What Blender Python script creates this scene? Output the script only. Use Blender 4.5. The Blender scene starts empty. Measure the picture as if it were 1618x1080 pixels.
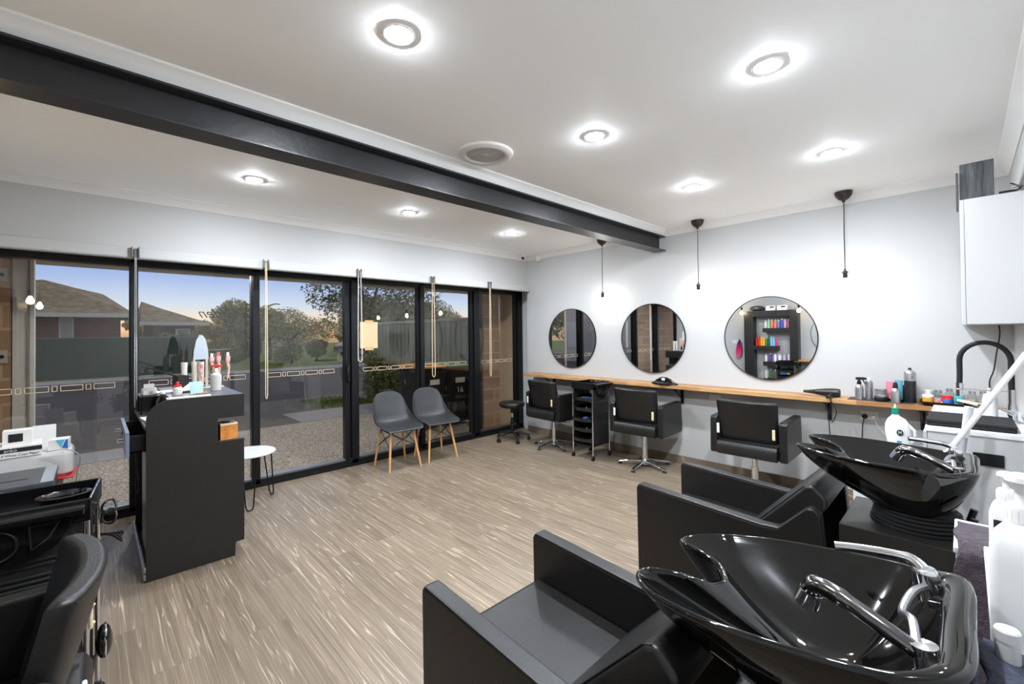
import bpy, bmesh, math, random
from mathutils import Vector, Matrix, Euler
random.seed(7)
PI = math.pi
S = bpy.context.scene
COL = S.collection

# ------------------------------------------------------------------ camera, world, exposure
H = 1.45
cam_d = bpy.data.cameras.new('camera'); cam = bpy.data.objects.new('camera', cam_d); COL.objects.link(cam)
F = 686.58
cam_d.sensor_width = 36.0; cam_d.lens = F * 36.0 / 1618.0
cam_d.shift_y = -21.23 / 1618.0
cam_d.clip_start = 0.02; cam_d.clip_end = 300
yaw, pit, rol = math.radians(43.8455), math.radians(0.68217), math.radians(-0.64754)
fw = Vector((math.sin(yaw) * math.cos(pit), math.cos(yaw) * math.cos(pit), math.sin(pit)))
r0 = Vector((math.cos(yaw), -math.sin(yaw), 0)); u0 = r0.cross(fw)
rr = r0 * math.cos(rol) + u0 * math.sin(rol); uu = -r0 * math.sin(rol) + u0 * math.cos(rol)
cam.matrix_world = Matrix(((rr.x, uu.x, -fw.x, 0), (rr.y, uu.y, -fw.y, 0), (rr.z, uu.z, -fw.z, H), (0, 0, 0, 1)))
S.camera = cam

S.view_settings.view_transform = 'Standard'; S.view_settings.look = 'None'
S.view_settings.gamma = 1.0; S.view_settings.exposure = 0.62; S.view_settings.use_curve_mapping = False
S.cycles.max_bounces = 12; S.cycles.diffuse_bounces = 7; S.cycles.glossy_bounces = 6
S.cycles.transparent_max_bounces = 24; S.cycles.sample_clamp_indirect = 6
S.cycles.caustics_reflective = False; S.cycles.caustics_refractive = False

world = bpy.data.worlds.new('dusk_sky'); S.world = world; world.use_nodes = True
wn = world.node_tree; wn.nodes.clear()
wo = wn.nodes.new('ShaderNodeOutputWorld'); wb = wn.nodes.new('ShaderNodeBackground')
tc = wn.nodes.new('ShaderNodeTexCoord'); sx = wn.nodes.new('ShaderNodeSeparateXYZ'); cr = wn.nodes.new('ShaderNodeValToRGB')
wn.links.new(tc.outputs['Generated'], sx.inputs[0]); wn.links.new(sx.outputs['Z'], cr.inputs[0])
wn.links.new(cr.outputs[0], wb.inputs[0]); wn.links.new(wb.outputs[0], wo.inputs[0])
SKY = [(0.0, (0.50, 0.36, 0.22)), (0.015, (1.0, 0.66, 0.36)), (0.035, (0.92, 0.80, 0.66)), (0.06, (0.62, 0.76, 0.98)), (0.13, (0.27, 0.45, 0.98)), (0.30, (0.42, 0.55, 0.85)), (0.6, (0.62, 0.64, 0.72)), (1.0, (0.62, 0.63, 0.68))]
el = cr.color_ramp.elements
while len(el) < len(SKY): el.new(0.5)
for e_, (p_, c_) in zip(el, SKY): e_.position = p_; e_.color = (*c_, 1)
wb.inputs[1].default_value = 0.98

# low sun just above the horizon, behind the trees across the street
sun_d = bpy.data.lights.new('evening_sun', 'SUN'); sun = bpy.data.objects.new('evening_sun', sun_d); COL.objects.link(sun)
sun_d.energy = 0.5; sun_d.angle = math.radians(3); sun_d.color = (1.0, 0.62, 0.32)
sun.rotation_euler = Vector((-0.55, -0.83, -0.10)).to_track_quat('-Z', 'Y').to_euler()

LAMP = 940.0      # radiance of the downlight diffusers
BULB = 72.0       # radiance of the pendant bulbs

# ------------------------------------------------------------------ materials
def lin(c):
    return tuple((v / 255 / 12.92) if v / 255 <= 0.04045 else ((v / 255 + 0.055) / 1.055) ** 2.4 for v in c)
MATS = {}
def M(name, rgb=(128, 128, 128), rough=0.5, metal=0.0, var=0.08, scale=12.0, bump=0.0, bscale=60.0, coat=0.0, spec=0.5, trans=0.0, emit=None, es=0.0, ior=1.45):
    """procedural principled material: base colour with a slight noise variation"""
    if name in MATS: return MATS[name]
    m = bpy.data.materials.new(name); m.use_nodes = True; n = m.node_tree; b = n.nodes['Principled BSDF']
    c = lin(rgb)
    t = n.nodes.new('ShaderNodeTexCoord'); no = n.nodes.new('ShaderNodeTexNoise'); no.inputs['Scale'].default_value = scale; no.inputs['Detail'].default_value = 4
    ra = n.nodes.new('ShaderNodeValToRGB'); ra.color_ramp.elements[0].position = 0.3; ra.color_ramp.elements[1].position = 0.7
    ra.color_ramp.elements[0].color = (*[v * (1 - var) for v in c], 1); ra.color_ramp.elements[1].color = (*[min(1, v * (1 + var)) for v in c], 1)
    n.links.new(t.outputs['Object'], no.inputs['Vector']); n.links.new(no.outputs['Fac'], ra.inputs[0]); n.links.new(ra.outputs[0], b.inputs['Base Color'])
    b.inputs['Roughness'].default_value = rough; b.inputs['Metallic'].default_value = metal; b.inputs['Coat Weight'].default_value = coat
    b.inputs['Coat Roughness'].default_value = 0.05; b.inputs['Specular IOR Level'].default_value = spec; b.inputs['IOR'].default_value = ior
    b.inputs['Transmission Weight'].default_value = trans
    if emit: b.inputs['Emission Color'].default_value = (*emit, 1); b.inputs['Emission Strength'].default_value = es
    if bump:
        n2 = n.nodes.new('ShaderNodeTexNoise'); n2.inputs['Scale'].default_value = bscale; n2.inputs['Detail'].default_value = 6
        bu = n.nodes.new('ShaderNodeBump'); bu.inputs['Strength'].default_value = bump; bu.inputs['Distance'].default_value = 0.01
        n.links.new(t.outputs['Object'], n2.inputs['Vector']); n.links.new(n2.outputs['Fac'], bu.inputs['Height']); n.links.new(bu.outputs[0], b.inputs['Normal'])
    MATS[name] = m; return m

white = M('white_paint', (184, 184, 183), 0.6, var=0.01, scale=2)
ceilm = M('ceiling_paint', (250, 250, 249), 0.7, var=0.01, scale=1.5)
trimw = M('trim_paint', (222, 221, 219), 0.45, var=0.01, scale=3)
blackf = M('black_aluminium', (22, 23, 25), 0.38, metal=0.4, var=0.1)
steel_black = M('black_painted_steel', (38, 38, 40), 0.34, var=0.10, scale=6, bump=0.12, bscale=25)
leather = M('black_leather', (23, 22, 21), 0.40, var=0.12, scale=20, bump=0.12, bscale=220)
piping = M('leather_seam', (16, 16, 16), 0.5)
gloss = M('gloss_black_ceramic', (7, 7, 7), 0.05, var=0.1, coat=0.15, spec=0.6)
bplastic = M('black_plastic', (20, 20, 21), 0.35, var=0.1)
gplastic = M('gloss_black_plastic', (14, 14, 15), 0.16, var=0.1, coat=0.5)
rubber = M('black_rubber', (18, 18, 18), 0.7)
chrome = M('chrome', (225, 226, 228), 0.10, metal=1.0, var=0.03)
brushed = M('brushed_steel', (170, 170, 172), 0.30, metal=1.0, var=0.08)
wplastic = M('white_plastic', (218, 218, 216), 0.35, var=0.02)
gplas = M('grey_plastic', (150, 152, 155), 0.4, var=0.04)
lam_black = M('black_laminate', (33, 31, 29), 0.42, var=0.10, scale=5, bump=0.05, bscale=90)
wood_leg = M('beech_leg', (205, 155, 98), 0.45, var=0.12, scale=14)
shellm = M('grey_black_shell', (47, 48, 50), 0.42, var=0.04, scale=8)
towel = M('navy_grey_towel', (74, 66, 72), 0.95, var=0.3, scale=40, bump=0.9, bscale=160)
btowel = M('black_towel', (26, 26, 27), 0.95, var=0.25, scale=60, bump=0.7, bscale=180)
paper = M('paper', (238, 236, 230), 0.7, var=0.03)
red = M('red_plastic', (205, 38, 34), 0.35)
silverp = M('silver_can', (190, 191, 193), 0.28, metal=0.85, var=0.08)

def shader(name, build):
    m = bpy.data.materials.new(name); m.use_nodes = True; build(m.node_tree, m.node_tree.nodes['Principled BSDF']); MATS[name] = m; return m

def b_floor(n, b):
    N, L = n.nodes.new, n.links.new
    t = N('ShaderNodeTexCoord'); mp = N('ShaderNodeMapping'); mp.inputs['Rotation'].default_value = (0, 0, PI / 2)
    L(t.outputs['Object'], mp.inputs[0])
    br = N('ShaderNodeTexBrick'); br.offset = 0.37; br.inputs['Scale'].default_value = 1.0
    br.inputs['Brick Width'].default_value = 1.22; br.inputs['Row Height'].default_value = 0.18; br.inputs['Mortar Size'].default_value = 0.0012
    br.inputs['Color1'].default_value = (0, 0, 0, 1); br.inputs['Color2'].default_value = (1, 1, 1, 1); br.inputs['Mortar'].default_value = (0.5, 0.5, 0.5, 1); br.inputs['Bias'].default_value = 0.0
    L(mp.outputs[0], br.inputs['Vector'])
    # per-plank random offset for the grain
    sc = N('ShaderNodeVectorMath'); sc.operation = 'MULTIPLY'; sc.inputs[1].default_value = (20.0, 0.55, 1.0); L(t.outputs['Object'], sc.inputs[0])
    of = N('ShaderNodeVectorMath'); of.operation = 'MULTIPLY'; of.inputs[1].default_value = (13.0, 7.0, 5.0); L(br.outputs['Color'], of.inputs[0])
    ad = N('ShaderNodeVectorMath'); ad.operation = 'ADD'; L(sc.outputs[0], ad.inputs[0]); L(of.outputs[0], ad.inputs[1])
    n1 = N('ShaderNodeTexNoise'); n1.inputs['Scale'].default_value = 0.75; n1.inputs['Detail'].default_value = 3.0; n1.inputs['Roughness'].default_value = 0.45; L(ad.outputs[0], n1.inputs['Vector'])
    mu = N('ShaderNodeMath'); mu.operation = 'MULTIPLY'; mu.inputs[1].default_value = 11.0; L(n1.outputs['Fac'], mu.inputs[0])
    pp = N('ShaderNodeMath'); pp.operation = 'PINGPONG'; pp.inputs[1].default_value = 0.5; L(mu.outputs[0], pp.inputs[0])
    r1 = N('ShaderNodeValToRGB'); r1.color_ramp.elements[0].position = 0.0; r1.color_ramp.elements[0].color = (1, 1, 1, 1); r1.color_ramp.elements[1].position = 0.085; r1.color_ramp.elements[1].color = (0, 0, 0, 1); L(pp.outputs[0], r1.inputs[0])
    # fine fibres
    s2 = N('ShaderNodeVectorMath'); s2.operation = 'MULTIPLY'; s2.inputs[1].default_value = (90.0, 3.0, 1.0); L(t.outputs['Object'], s2.inputs[0])
    a2 = N('ShaderNodeVectorMath'); a2.operation = 'ADD'; L(s2.outputs[0], a2.inputs[0]); L(of.outputs[0], a2.inputs[1])
    n2 = N('ShaderNodeTexNoise'); n2.inputs['Scale'].default_value = 1.0; n2.inputs['Detail'].default_value = 5.0; L(a2.outputs[0], n2.inputs['Vector'])
    # soft blotches
    n3 = N('ShaderNodeTexNoise'); n3.inputs['Scale'].default_value = 2.2; n3.inputs['Detail'].default_value = 4.0; L(ad.outputs[0], n3.inputs['Vector'])
    ml = N('ShaderNodeMath'); ml.operation = 'MULTIPLY'; L(r1.outputs[0], ml.inputs[0]); L(n2.outputs['Fac'], ml.inputs[1])
    base = N('ShaderNodeValToRGB'); base.color_ramp.elements[0].position = 0.25; base.color_ramp.elements[1].position = 0.75
    base.color_ramp.elements[0].color = (*lin((106, 92, 76)), 1); base.color_ramp.elements[1].color = (*lin((136, 121, 103)), 1); L(n3.outputs['Fac'], base.inputs[0])
    mx = N('ShaderNodeMix'); mx.data_type = 'RGBA'; mx.inputs['A'].default_value = (0, 0, 0, 1); L(base.outputs[0], mx.inputs['A']); mx.inputs['B'].default_value = (*lin((198, 184, 164)), 1); L(ml.outputs[0], mx.inputs['Factor'])
    fib = N('ShaderNodeMapRange'); fib.inputs['From Min'].default_value = 0.3; fib.inputs['From Max'].default_value = 0.7; fib.inputs['To Min'].default_value = 0.84; fib.inputs['To Max'].default_value = 1.1; L(n2.outputs['Fac'], fib.inputs[0])
    m2 = N('ShaderNodeMix'); m2.data_type = 'RGBA'; m2.blend_type = 'MULTIPLY'; m2.inputs['Factor'].default_value = 1.0; L(mx.outputs['Result'], m2.inputs['A']); L(fib.outputs[0], m2.inputs['B'])
    # plank tone and joints
    pt = N('ShaderNodeMapRange'); pt.inputs['To Min'].default_value = 0.88; pt.inputs['To Max'].default_value = 1.08; L(br.outputs['Color'], pt.inputs[0])
    m3 = N('ShaderNodeMix'); m3.data_type = 'RGBA'; m3.blend_type = 'MULTIPLY'; m3.inputs['Factor'].default_value = 1.0; L(m2.outputs['Result'], m3.inputs['A']); L(pt.outputs[0], m3.inputs['B'])
    m4 = N('ShaderNodeMix'); m4.data_type = 'RGBA'; m4.inputs['B'].default_value = (*lin((105, 92, 78)), 1); L(br.outputs['Fac'], m4.inputs['Factor']); L(m3.outputs['Result'], m4.inputs['A'])
    L(m4.outputs['Result'], b.inputs['Base Color']); b.inputs['Roughness'].default_value = 0.36; b.inputs['Specular IOR Level'].default_value = 0.45
    bu = N('ShaderNodeBump'); bu.inputs['Strength'].default_value = 0.15; bu.inputs['Distance'].default_value = 0.004; L(n2.outputs['Fac'], bu.inputs['Height']); L(bu.outputs[0], b.inputs['Normal'])
floorm = shader('limed_timber_planks', b_floor)

def b_glass(n, b):
    N, L = n.nodes.new, n.links.new
    out = n.nodes['Material Output']; n.nodes.remove(b)
    tr = N('ShaderNodeBsdfTransparent'); tr.inputs[0].default_value = (0.84, 0.81, 0.765, 1)
    gl = N('ShaderNodeBsdfGlossy'); gl.inputs['Roughness'].default_value = 0.0; gl.inputs['Color'].default_value = (1, 1, 1, 1)
    lw = N('ShaderNodeLayerWeight'); lw.inputs[0].default_value = 0.5
    pw = N('ShaderNodeMath'); pw.operation = 'POWER'; pw.inputs[1].default_value = 5.0; L(lw.outputs['Facing'], pw.inputs[0])
    ma = N('ShaderNodeMath'); ma.operation = 'MULTIPLY_ADD'; ma.inputs[1].default_value = 0.9; ma.inputs[2].default_value = 0.045; L(pw.outputs[0], ma.inputs[0])
    mi = N('ShaderNodeMixShader'); L(ma.outputs[0], mi.inputs[0]); L(tr.outputs[0], mi.inputs[1]); L(gl.outputs[0], mi.inputs[2]); L(mi.outputs[0], out.inputs[0])
glassm = shader('tinted_window_glass', b_glass)

def b_clear(n, b):
    N, L = n.nodes.new, n.links.new
    out = n.nodes['Material Output']; n.nodes.remove(b)
    tr = N('ShaderNodeBsdfTransparent'); tr.inputs[0].default_value = (0.90, 0.91, 0.90, 1)
    gl = N('ShaderNodeBsdfGlossy'); gl.inputs['Roughness'].default_value = 0.03
    lw = N('ShaderNodeLayerWeight'); lw.inputs[0].default_value = 0.5
    pw = N('ShaderNodeMath'); pw.operation = 'POWER'; pw.inputs[1].default_value = 3.0; L(lw.outputs['Facing'], pw.inputs[0])
    ma = N('ShaderNodeMath'); ma.operation = 'MULTIPLY_ADD'; ma.inputs[1].default_value = 0.8; ma.inputs[2].default_value = 0.06; L(pw.outputs[0], ma.inputs[0])
    mi = N('ShaderNodeMixShader'); L(ma.outputs[0], mi.inputs[0]); L(tr.outputs[0], mi.inputs[1]); L(gl.outputs[0], mi.inputs[2]); L(mi.outputs[0], out.inputs[0])
clearm = shader('clear_plastic', b_clear)
mirrorm = M('mirror_silver', (236, 238, 240), 0.0, metal=1.0, var=0.0)

def emis(name, col, st):
    def f(n, b):
        out = n.nodes['Material Output']; n.nodes.remove(b); e = n.nodes.new('ShaderNodeEmission'); e.inputs[0].default_value = (*col, 1); e.inputs[1].default_value = st
        n.links.new(e.outputs[0], out.inputs[0])
    return shader(name, f)
lampm = emis('downlight_glow', (0.915, 0.985, 1.075), LAMP)
bulbm = emis('pendant_bulb_glow', (1.0, 0.97, 0.92), BULB)
warmbulb = emis('warm_bulb_glow', (1.0, 0.78, 0.45), BULB * 0.6)

def b_shelf(n, b):
    N, L = n.nodes.new, n.links.new
    t = N('ShaderNodeTexCoord'); mp = N('ShaderNodeMapping'); mp.inputs['Rotation'].default_value = (0, 0, PI / 2); L(t.outputs['Object'], mp.inputs[0])
    br = N('ShaderNodeTexBrick'); br.offset = 0.4; br.inputs['Scale'].default_value = 1.0; br.inputs['Brick Width'].default_value = 0.42; br.inputs['Row Height'].default_value = 0.042; br.inputs['Mortar Size'].default_value = 0.0006
    br.inputs['Color1'].default_value = (*lin((150, 104, 62)), 1); br.inputs['Color2'].default_value = (*lin((200, 156, 104)), 1); br.inputs['Mortar'].default_value = (*lin((110, 72, 42)), 1); L(mp.outputs[0], br.inputs['Vector'])
    s = N('ShaderNodeVectorMath'); s.operation = 'MULTIPLY'; s.inputs[1].default_value = (120, 5, 60); L(t.outputs['Object'], s.inputs[0])
    no = N('ShaderNodeTexNoise'); no.inputs['Scale'].default_value = 1; no.inputs['Detail'].default_value = 5; L(s.outputs[0], no.inputs['Vector'])
    mr = N('ShaderNodeMapRange'); mr.inputs['From Min'].default_value = 0.3; mr.inputs['From Max'].default_value = 0.7; mr.inputs['To Min'].default_value = 0.75; mr.inputs['To Max'].default_value = 1.15; L(no.outputs['Fac'], mr.inputs[0])
    mx = N('ShaderNodeMix'); mx.data_type = 'RGBA'; mx.blend_type = 'MULTIPLY'; mx.inputs['Factor'].default_value = 1; L(br.outputs['Color'], mx.inputs['A']); L(mr.outputs[0], mx.inputs['B'])
    L(mx.outputs['Result'], b.inputs['Base Color']); b.inputs['Roughness'].default_value = 0.45
shelfm = shader('acacia_butcher_block', b_shelf)

def b_agg(n, b):
    N, L = n.nodes.new, n.links.new
    t = N('ShaderNodeTexCoord'); v = N('ShaderNodeTexVoronoi'); v.inputs['Scale'].default_value = 75; L(t.outputs['Object'], v.inputs['Vector'])
    hs = N('ShaderNodeSeparateColor'); L(v.outputs['Color'], hs.inputs[0])
    r = N('ShaderNodeValToRGB'); e = r.color_ramp.elements; e[0].position = 0.0; e[0].color = (*lin((92, 88, 83)), 1); e[1].position = 1.0; e[1].color = (*lin((208, 199, 187)), 1)
    e2 = e.new(0.5); e2.color = (*lin((164, 157, 148)), 1); L(hs.outputs[0], r.inputs[0])
    L(r.outputs[0], b.inputs['Base Color']); b.inputs['Roughness'].default_value = 0.85
aggm = shader('exposed_aggregate', b_agg)

def b_brick(c1, c2, mo, sc=1.0, rot=0.0, plane='xz'):
    def f(n, b):
        N, L = n.nodes.new, n.links.new
        t = N('ShaderNodeTexCoord'); sp = N('ShaderNodeSeparateXYZ'); cb = N('ShaderNodeCombineXYZ'); L(t.outputs['Object'], sp.inputs[0])
        ad = N('ShaderNodeMath'); ad.operation = 'ADD'; L(sp.outputs['X'], ad.inputs[0]); L(sp.outputs['Y'], ad.inputs[1])
        L(ad.outputs[0], cb.inputs[0]); L(sp.outputs['Z'], cb.inputs[1])
        br = N('ShaderNodeTexBrick'); br.inputs['Scale'].default_value = sc; br.inputs['Brick Width'].default_value = 0.24; br.inputs['Row Height'].default_value = 0.086; br.inputs['Mortar Size'].default_value = 0.006
        br.inputs['Color1'].default_value = (*lin(c1), 1); br.inputs['Color2'].default_value = (*lin(c2), 1); br.inputs['Mortar'].default_value = (*lin(mo), 1); L(cb.outputs[0], br.inputs['Vector'])
        L(br.outputs['Color'], b.inputs['Base Color']); b.inputs['Roughness'].default_value = 0.9
    return f
redbrick = shader('red_brick', b_brick((120, 62, 50), (96, 48, 42), (130, 105, 92)))
brownblock = shader('brown_block', b_brick((176, 146, 122), (160, 132, 112), (186, 164, 144), 0.45))

# ------------------------------------------------------------------ mesh helpers
def bm_new(): return bmesh.new()
def merge(dst, src, mat=None):
    if mat is not None: bmesh.ops.transform(src, matrix=mat, verts=src.verts)
    me = bpy.data.meshes.new('t'); src.to_mesh(me); src.free(); dst.from_mesh(me); bpy.data.meshes.remove(me)
def box(bm, x0, x1, y0, y1, z0, z1, bev=0.0, seg=2, mat=None):
    t = bmesh.new(); bmesh.ops.create_cube(t, size=1)
    bmesh.ops.transform(t, matrix=Matrix.Translation(((x0 + x1) / 2, (y0 + y1) / 2, (z0 + z1) / 2)) @ Matrix.Diagonal((abs(x1 - x0), abs(y1 - y0), abs(z1 - z0), 1)), verts=t.verts)
    if bev: bmesh.ops.bevel(t, geom=t.edges[:], offset=bev, segments=seg, profile=0.5, affect='EDGES')
    merge(bm, t, mat); return bm
def frame_for(d):
    d = d.normalized(); a = Vector((0, 0, 1)) if abs(d.z) < 0.95 else Vector((1, 0, 0))
    u = d.cross(a).normalized(); v = d.cross(u).normalized(); return u, v
def loft(bm, rings, closed=True, cap=True):
    vs = [[bm.verts.new(p) for p in r] for r in rings]; n = len(vs[0])
    for i in range(len(vs) - 1):
        for j in range(n if closed else n - 1):
            k = (j + 1) % n
            try: bm.faces.new((vs[i][j], vs[i][k], vs[i + 1][k], vs[i + 1][j]))
            except ValueError: pass
    if cap and closed:
        for r in (vs[0][::-1], vs[-1]):
            try: bm.faces.new(r)
            except ValueError: pass
    return bm
def tube(bm, pts, r, seg=10, cap=True, closed=False, sx=1.0):
    pts = [Vector(p) for p in pts]; rings = []; n = len(pts); pu = None
    for i, p in enumerate(pts):
        if closed: d = pts[(i + 1) % n] - pts[i - 1]
        else: d = pts[min(i + 1, n - 1)] - pts[max(i - 1, 0)]
        if d.length < 1e-9: d = Vector((0, 0, 1))
        d.normalize()
        if pu is None: u, v = frame_for(d)
        else:
            u = (pu - d * pu.dot(d)); u = u.normalized() if u.length > 1e-6 else frame_for(d)[0]; v = d.cross(u).normalized()
        pu = u; rad = r[i] if isinstance(r, (list, tuple)) else r
        rings.append([p + (u * math.cos(2 * PI * k / seg) * sx + v * math.sin(2 * PI * k / seg)) * rad for k in range(seg)])
    if closed: rings.append(rings[0]); t = bmesh.new(); loft(t, rings, True, False); bmesh.ops.remove_doubles(t, verts=t.verts, dist=1e-6); merge(bm, t); return bm
    return loft(bm, rings, True, cap)
def cyl(bm, p0, p1, r0, r1=None, seg=20): return tube(bm, [p0, p1], [r0, r0 if r1 is None else r1], seg)
def lathe(bm, prof, c=(0, 0, 0), seg=28, sxy=(1, 1), mat=None):
    t = bmesh.new(); rings = [[Vector((c[0] + max(r, 1e-5) * math.cos(2 * PI * k / seg) * sxy[0], c[1] + max(r, 1e-5) * math.sin(2 * PI * k / seg) * sxy[1], c[2] + z)) for k in range(seg)] for r, z in prof]
    loft(t, rings, True, True); merge(bm, t, mat); return bm
def prism(bm, poly, axis, a, b, bev=0.0, mat=None, seg=2):
    """poly of 2-D points extruded along axis from a to b"""
    def P(u, v, w): return {'x': (w, u, v), 'y': (u, w, v), 'z': (u, v, w)}[axis]
    t = bmesh.new(); A = [t.verts.new(P(u, v, a)) for u, v in poly]; B = [t.verts.new(P(u, v, b)) for u, v in poly]; n = len(poly)
    t.faces.new(A); t.faces.new(B[::-1])
    for i in range(n): t.faces.new((A[i], B[i], B[(i + 1) % n], A[(i + 1) % n]))
    bmesh.ops.recalc_face_normals(t, faces=t.faces)
    if bev: bmesh.ops.bevel(t, geom=[e for e in t.edges if e.calc_face_angle(0) > 0.5], offset=bev, segments=seg, profile=0.5, affect='EDGES')
    merge(bm, t, mat); return bm
def ball(bm, c, r, s=(1, 1, 1), seg=16, rings=10):
    t = bmesh.new(); bmesh.ops.create_uvsphere(t, u_segments=seg, v_segments=rings, radius=r)
    merge(bm, t, Matrix.Translation(c) @ Matrix.Diagonal((*s, 1))); return bm
def circ(cx, cy, r, n=24, a0=0, a1=2 * PI, end=False):
    m = n if not end else n - 1
    return [(cx + r * math.cos(a0 + (a1 - a0) * i / m), cy + r * math.sin(a0 + (a1 - a0) * i / m)) for i in range(n)]
def catmull(P, n=8, closed=True):
    P = [Vector(p) for p in P]; out = []; N_ = len(P)
    for i in range(N_ if closed else N_ - 1):
        g = (lambda k: P[k % N_]) if closed else (lambda k: P[max(0, min(N_ - 1, k))])
        a, b, c, d = g(i - 1), g(i), g(i + 1), g(i + 2)
        for j in range(n):
            t = j / n; out.append(0.5 * ((2 * b) + (-a + c) * t + (2 * a - 5 * b + 4 * c - d) * t * t + (-a + 3 * b - 3 * c + d) * t ** 3))
    if not closed: out.append(P[-1])
    return out
def obj(name, bm, mat, parent=None, label=None, cat=None, group=None, kind=None, sharp=0.6, loc=None, subd=0, flat=False):
    bmesh.ops.recalc_face_normals(bm, faces=bm.faces)
    for e in bm.edges:
        if e.is_manifold and e.calc_face_angle(0) > sharp: e.smooth = False
    for f in bm.faces: f.smooth = not flat
    me = bpy.data.meshes.new(name); bm.to_mesh(me); bm.free(); o = bpy.data.objects.new(name, me); COL.objects.link(o)
    if isinstance(mat, (list, tuple)):
        for m in mat: me.materials.append(m)
    elif mat: me.materials.append(mat)
    if parent: o.parent = parent
    if loc: o.location = loc
    if subd:
        md = o.modifiers.new('smooth', 'SUBSURF'); md.levels = subd; md.render_levels = subd
    elif not flat and len(me.polygons) < 4000:
        wnm = o.modifiers.new('face_normals', 'WEIGHTED_NORMAL'); wnm.keep_sharp = True; wnm.weight = 80
    tag(o, label, cat, group, kind); return o
def tag(o, label=None, cat=None, group=None, kind=None):
    for k, v in (('label', label), ('category', cat), ('group', group), ('kind', kind)):
        if v: o[k] = v
    return o
def thing(name, label, cat, loc=(0, 0, 0), rz=0.0, group=None, kind=None):
    o = bpy.data.objects.new(name, None); COL.objects.link(o); o.empty_display_size = 0.1; o.location = loc; o.rotation_euler = (0, 0, rz)
    return tag(o, label, cat, group, kind)
def dup(root, loc, rz, label=None, cat=None, group=None, rot=None):
    def cp(o, par):
        c = o.copy(); COL.objects.link(c)
        if par: c.parent = par
        for ch in list(o.children): cp(ch, c)
        return c
    r = cp(root, None); r.location = loc; r.rotation_euler = rot or (0, 0, rz)
    if label: r['label'] = label
    if cat: r['category'] = cat
    if group: r['group'] = group
    return r
def text(name, body, mat, parent, loc, rot, size, ext=0.0004, align='CENTER', sx=1.0, shear=0.0, label=None, flip=False):
    cu = bpy.data.curves.new('t', 'FONT'); cu.body = body; cu.size = size; cu.extrude = ext; cu.align_x = align; cu.align_y = 'CENTER'; cu.shear = shear; cu.resolution_u = 2
    to = bpy.data.objects.new('t', cu); COL.objects.link(to); bpy.context.view_layer.update()
    me = bpy.data.meshes.new_from_object(to.evaluated_get(bpy.context.evaluated_depsgraph_get())); bpy.data.objects.remove(to); bpy.data.curves.remove(cu)
    me.transform(Matrix.Diagonal((-sx if flip else sx, 1, 1, 1)))
    if flip: me.flip_normals()
    me.transform(Matrix.Translation(loc) @ Euler(rot).to_matrix().to_4x4())
    me.materials.clear(); me.materials.append(mat); o = bpy.data.objects.new(name, me); COL.objects.link(o); o.parent = parent
    if label: o['label'] = label
    return o
FX = (PI / 2, 0, -PI / 2)     # text facing -x (reads to a viewer looking along +x)
FY = (PI / 2, 0, 0)           # text facing -y

XW, XL, YB, YF, YG, ZC = 4.66, -0.75, -0.24, 4.52, 4.77, 2.60

# ================================================================== SETTING
obj('floor', box(bm_new(), XL - 0.1, XW + 0.1, YB - 0.1, YG + 0.06, -0.08, 0.0), floorm, kind='structure')
obj('ceiling', box(bm_new(), XL - 0.1, XW + 0.1, YB - 0.1, YF + 0.12, ZC, ZC + 0.1), ceilm, kind='structure')
obj('wall_right', box(bm_new(), XW, XW + 0.12, YB - 0.1, YF, 0, ZC), white, kind='structure')
obj('wall_left', box(bm_new(), XL - 0.12, XL, YB - 0.1, YG, 0, ZC), white, kind='structure')
obj('wall_back', box(bm_new(), XL, XW, YB - 0.12, YB, 0, ZC), white, kind='structure')
wf = box(bm_new(), XL, XW + 0.12, YF, YG + 0.10, 2.105, ZC)
box(wf, XW + 0.12, XW + 0.30, YF + 0.0, YG + 0.10, 0, 2.105)
obj('wall_front', wf, white, kind='structure')
# cornices
def cornice(bm, axis, a, b, wall, side):
    # wall coordinate, side = direction away from wall
    pr = [(0, 0), (0.0, -0.07), (0.006, -0.07), (0.014, -0.058), (0.030, -0.036), (0.050, -0.020), (0.062, -0.012), (0.066, -0.004), (0.066, 0)]
    prism(bm, [(wall + side * u, ZC + v) for u, v in pr], axis, a, b)
    return bm
obj('trim_1', cornice(bm_new(), 'y', YB, YF, XW, -1), trimw, kind='structure')
obj('trim_2', cornice(bm_new(), 'x', XL, XW, YF, -1), trimw, kind='structure')
obj('trim_3', cornice(bm_new(), 'x', XL, XW, YB, 1), trimw, kind='structure')
obj('trim_4', cornice(bm_new(), 'y', YB, YF, XL, 1), trimw, kind='structure')
bk = box(bm_new(), XL, XW, 2.355, 2.475, 2.53, ZC); cornice(bk, 'x', XL, XW, 2.355, -1); cornice(bk, 'x', XL, XW, 2.475, 1)
obj('trim_5', bk, trimw, kind='structure')
obj('baseboard_right', box(bm_new(), XW - 0.012, XW, YB, YF, 0, 0.09, 0.002), floorm, kind='structure')
obj('baseboard_left', box(bm_new(), XL, XL + 0.012, YB, YF, 0, 0.09, 0.002), floorm, kind='structure')
obj('baseboard_back', box(bm_new(), XL, XW, YB, YB + 0.012, 0, 0.09, 0.002), floorm, kind='structure')

# steel I-beam
t = thing('steel_beam', 'long black painted steel I-beam running across the white ceiling', 'beam', (0, 0, 0))
obj('web', box(bm_new(), XL, XW - 0.02, 2.392, 2.402, 2.376, 2.522), steel_black, t)
fl = box(bm_new(), XL, XW - 0.003, 2.322, 2.472, 2.366, 2.377, 0.002)
obj('bottom_flange', fl, steel_black, t)
obj('top_flange', box(bm_new(), XL, XW - 0.003, 2.322, 2.472, 2.519, 2.530, 0.002), steel_black, t)

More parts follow.
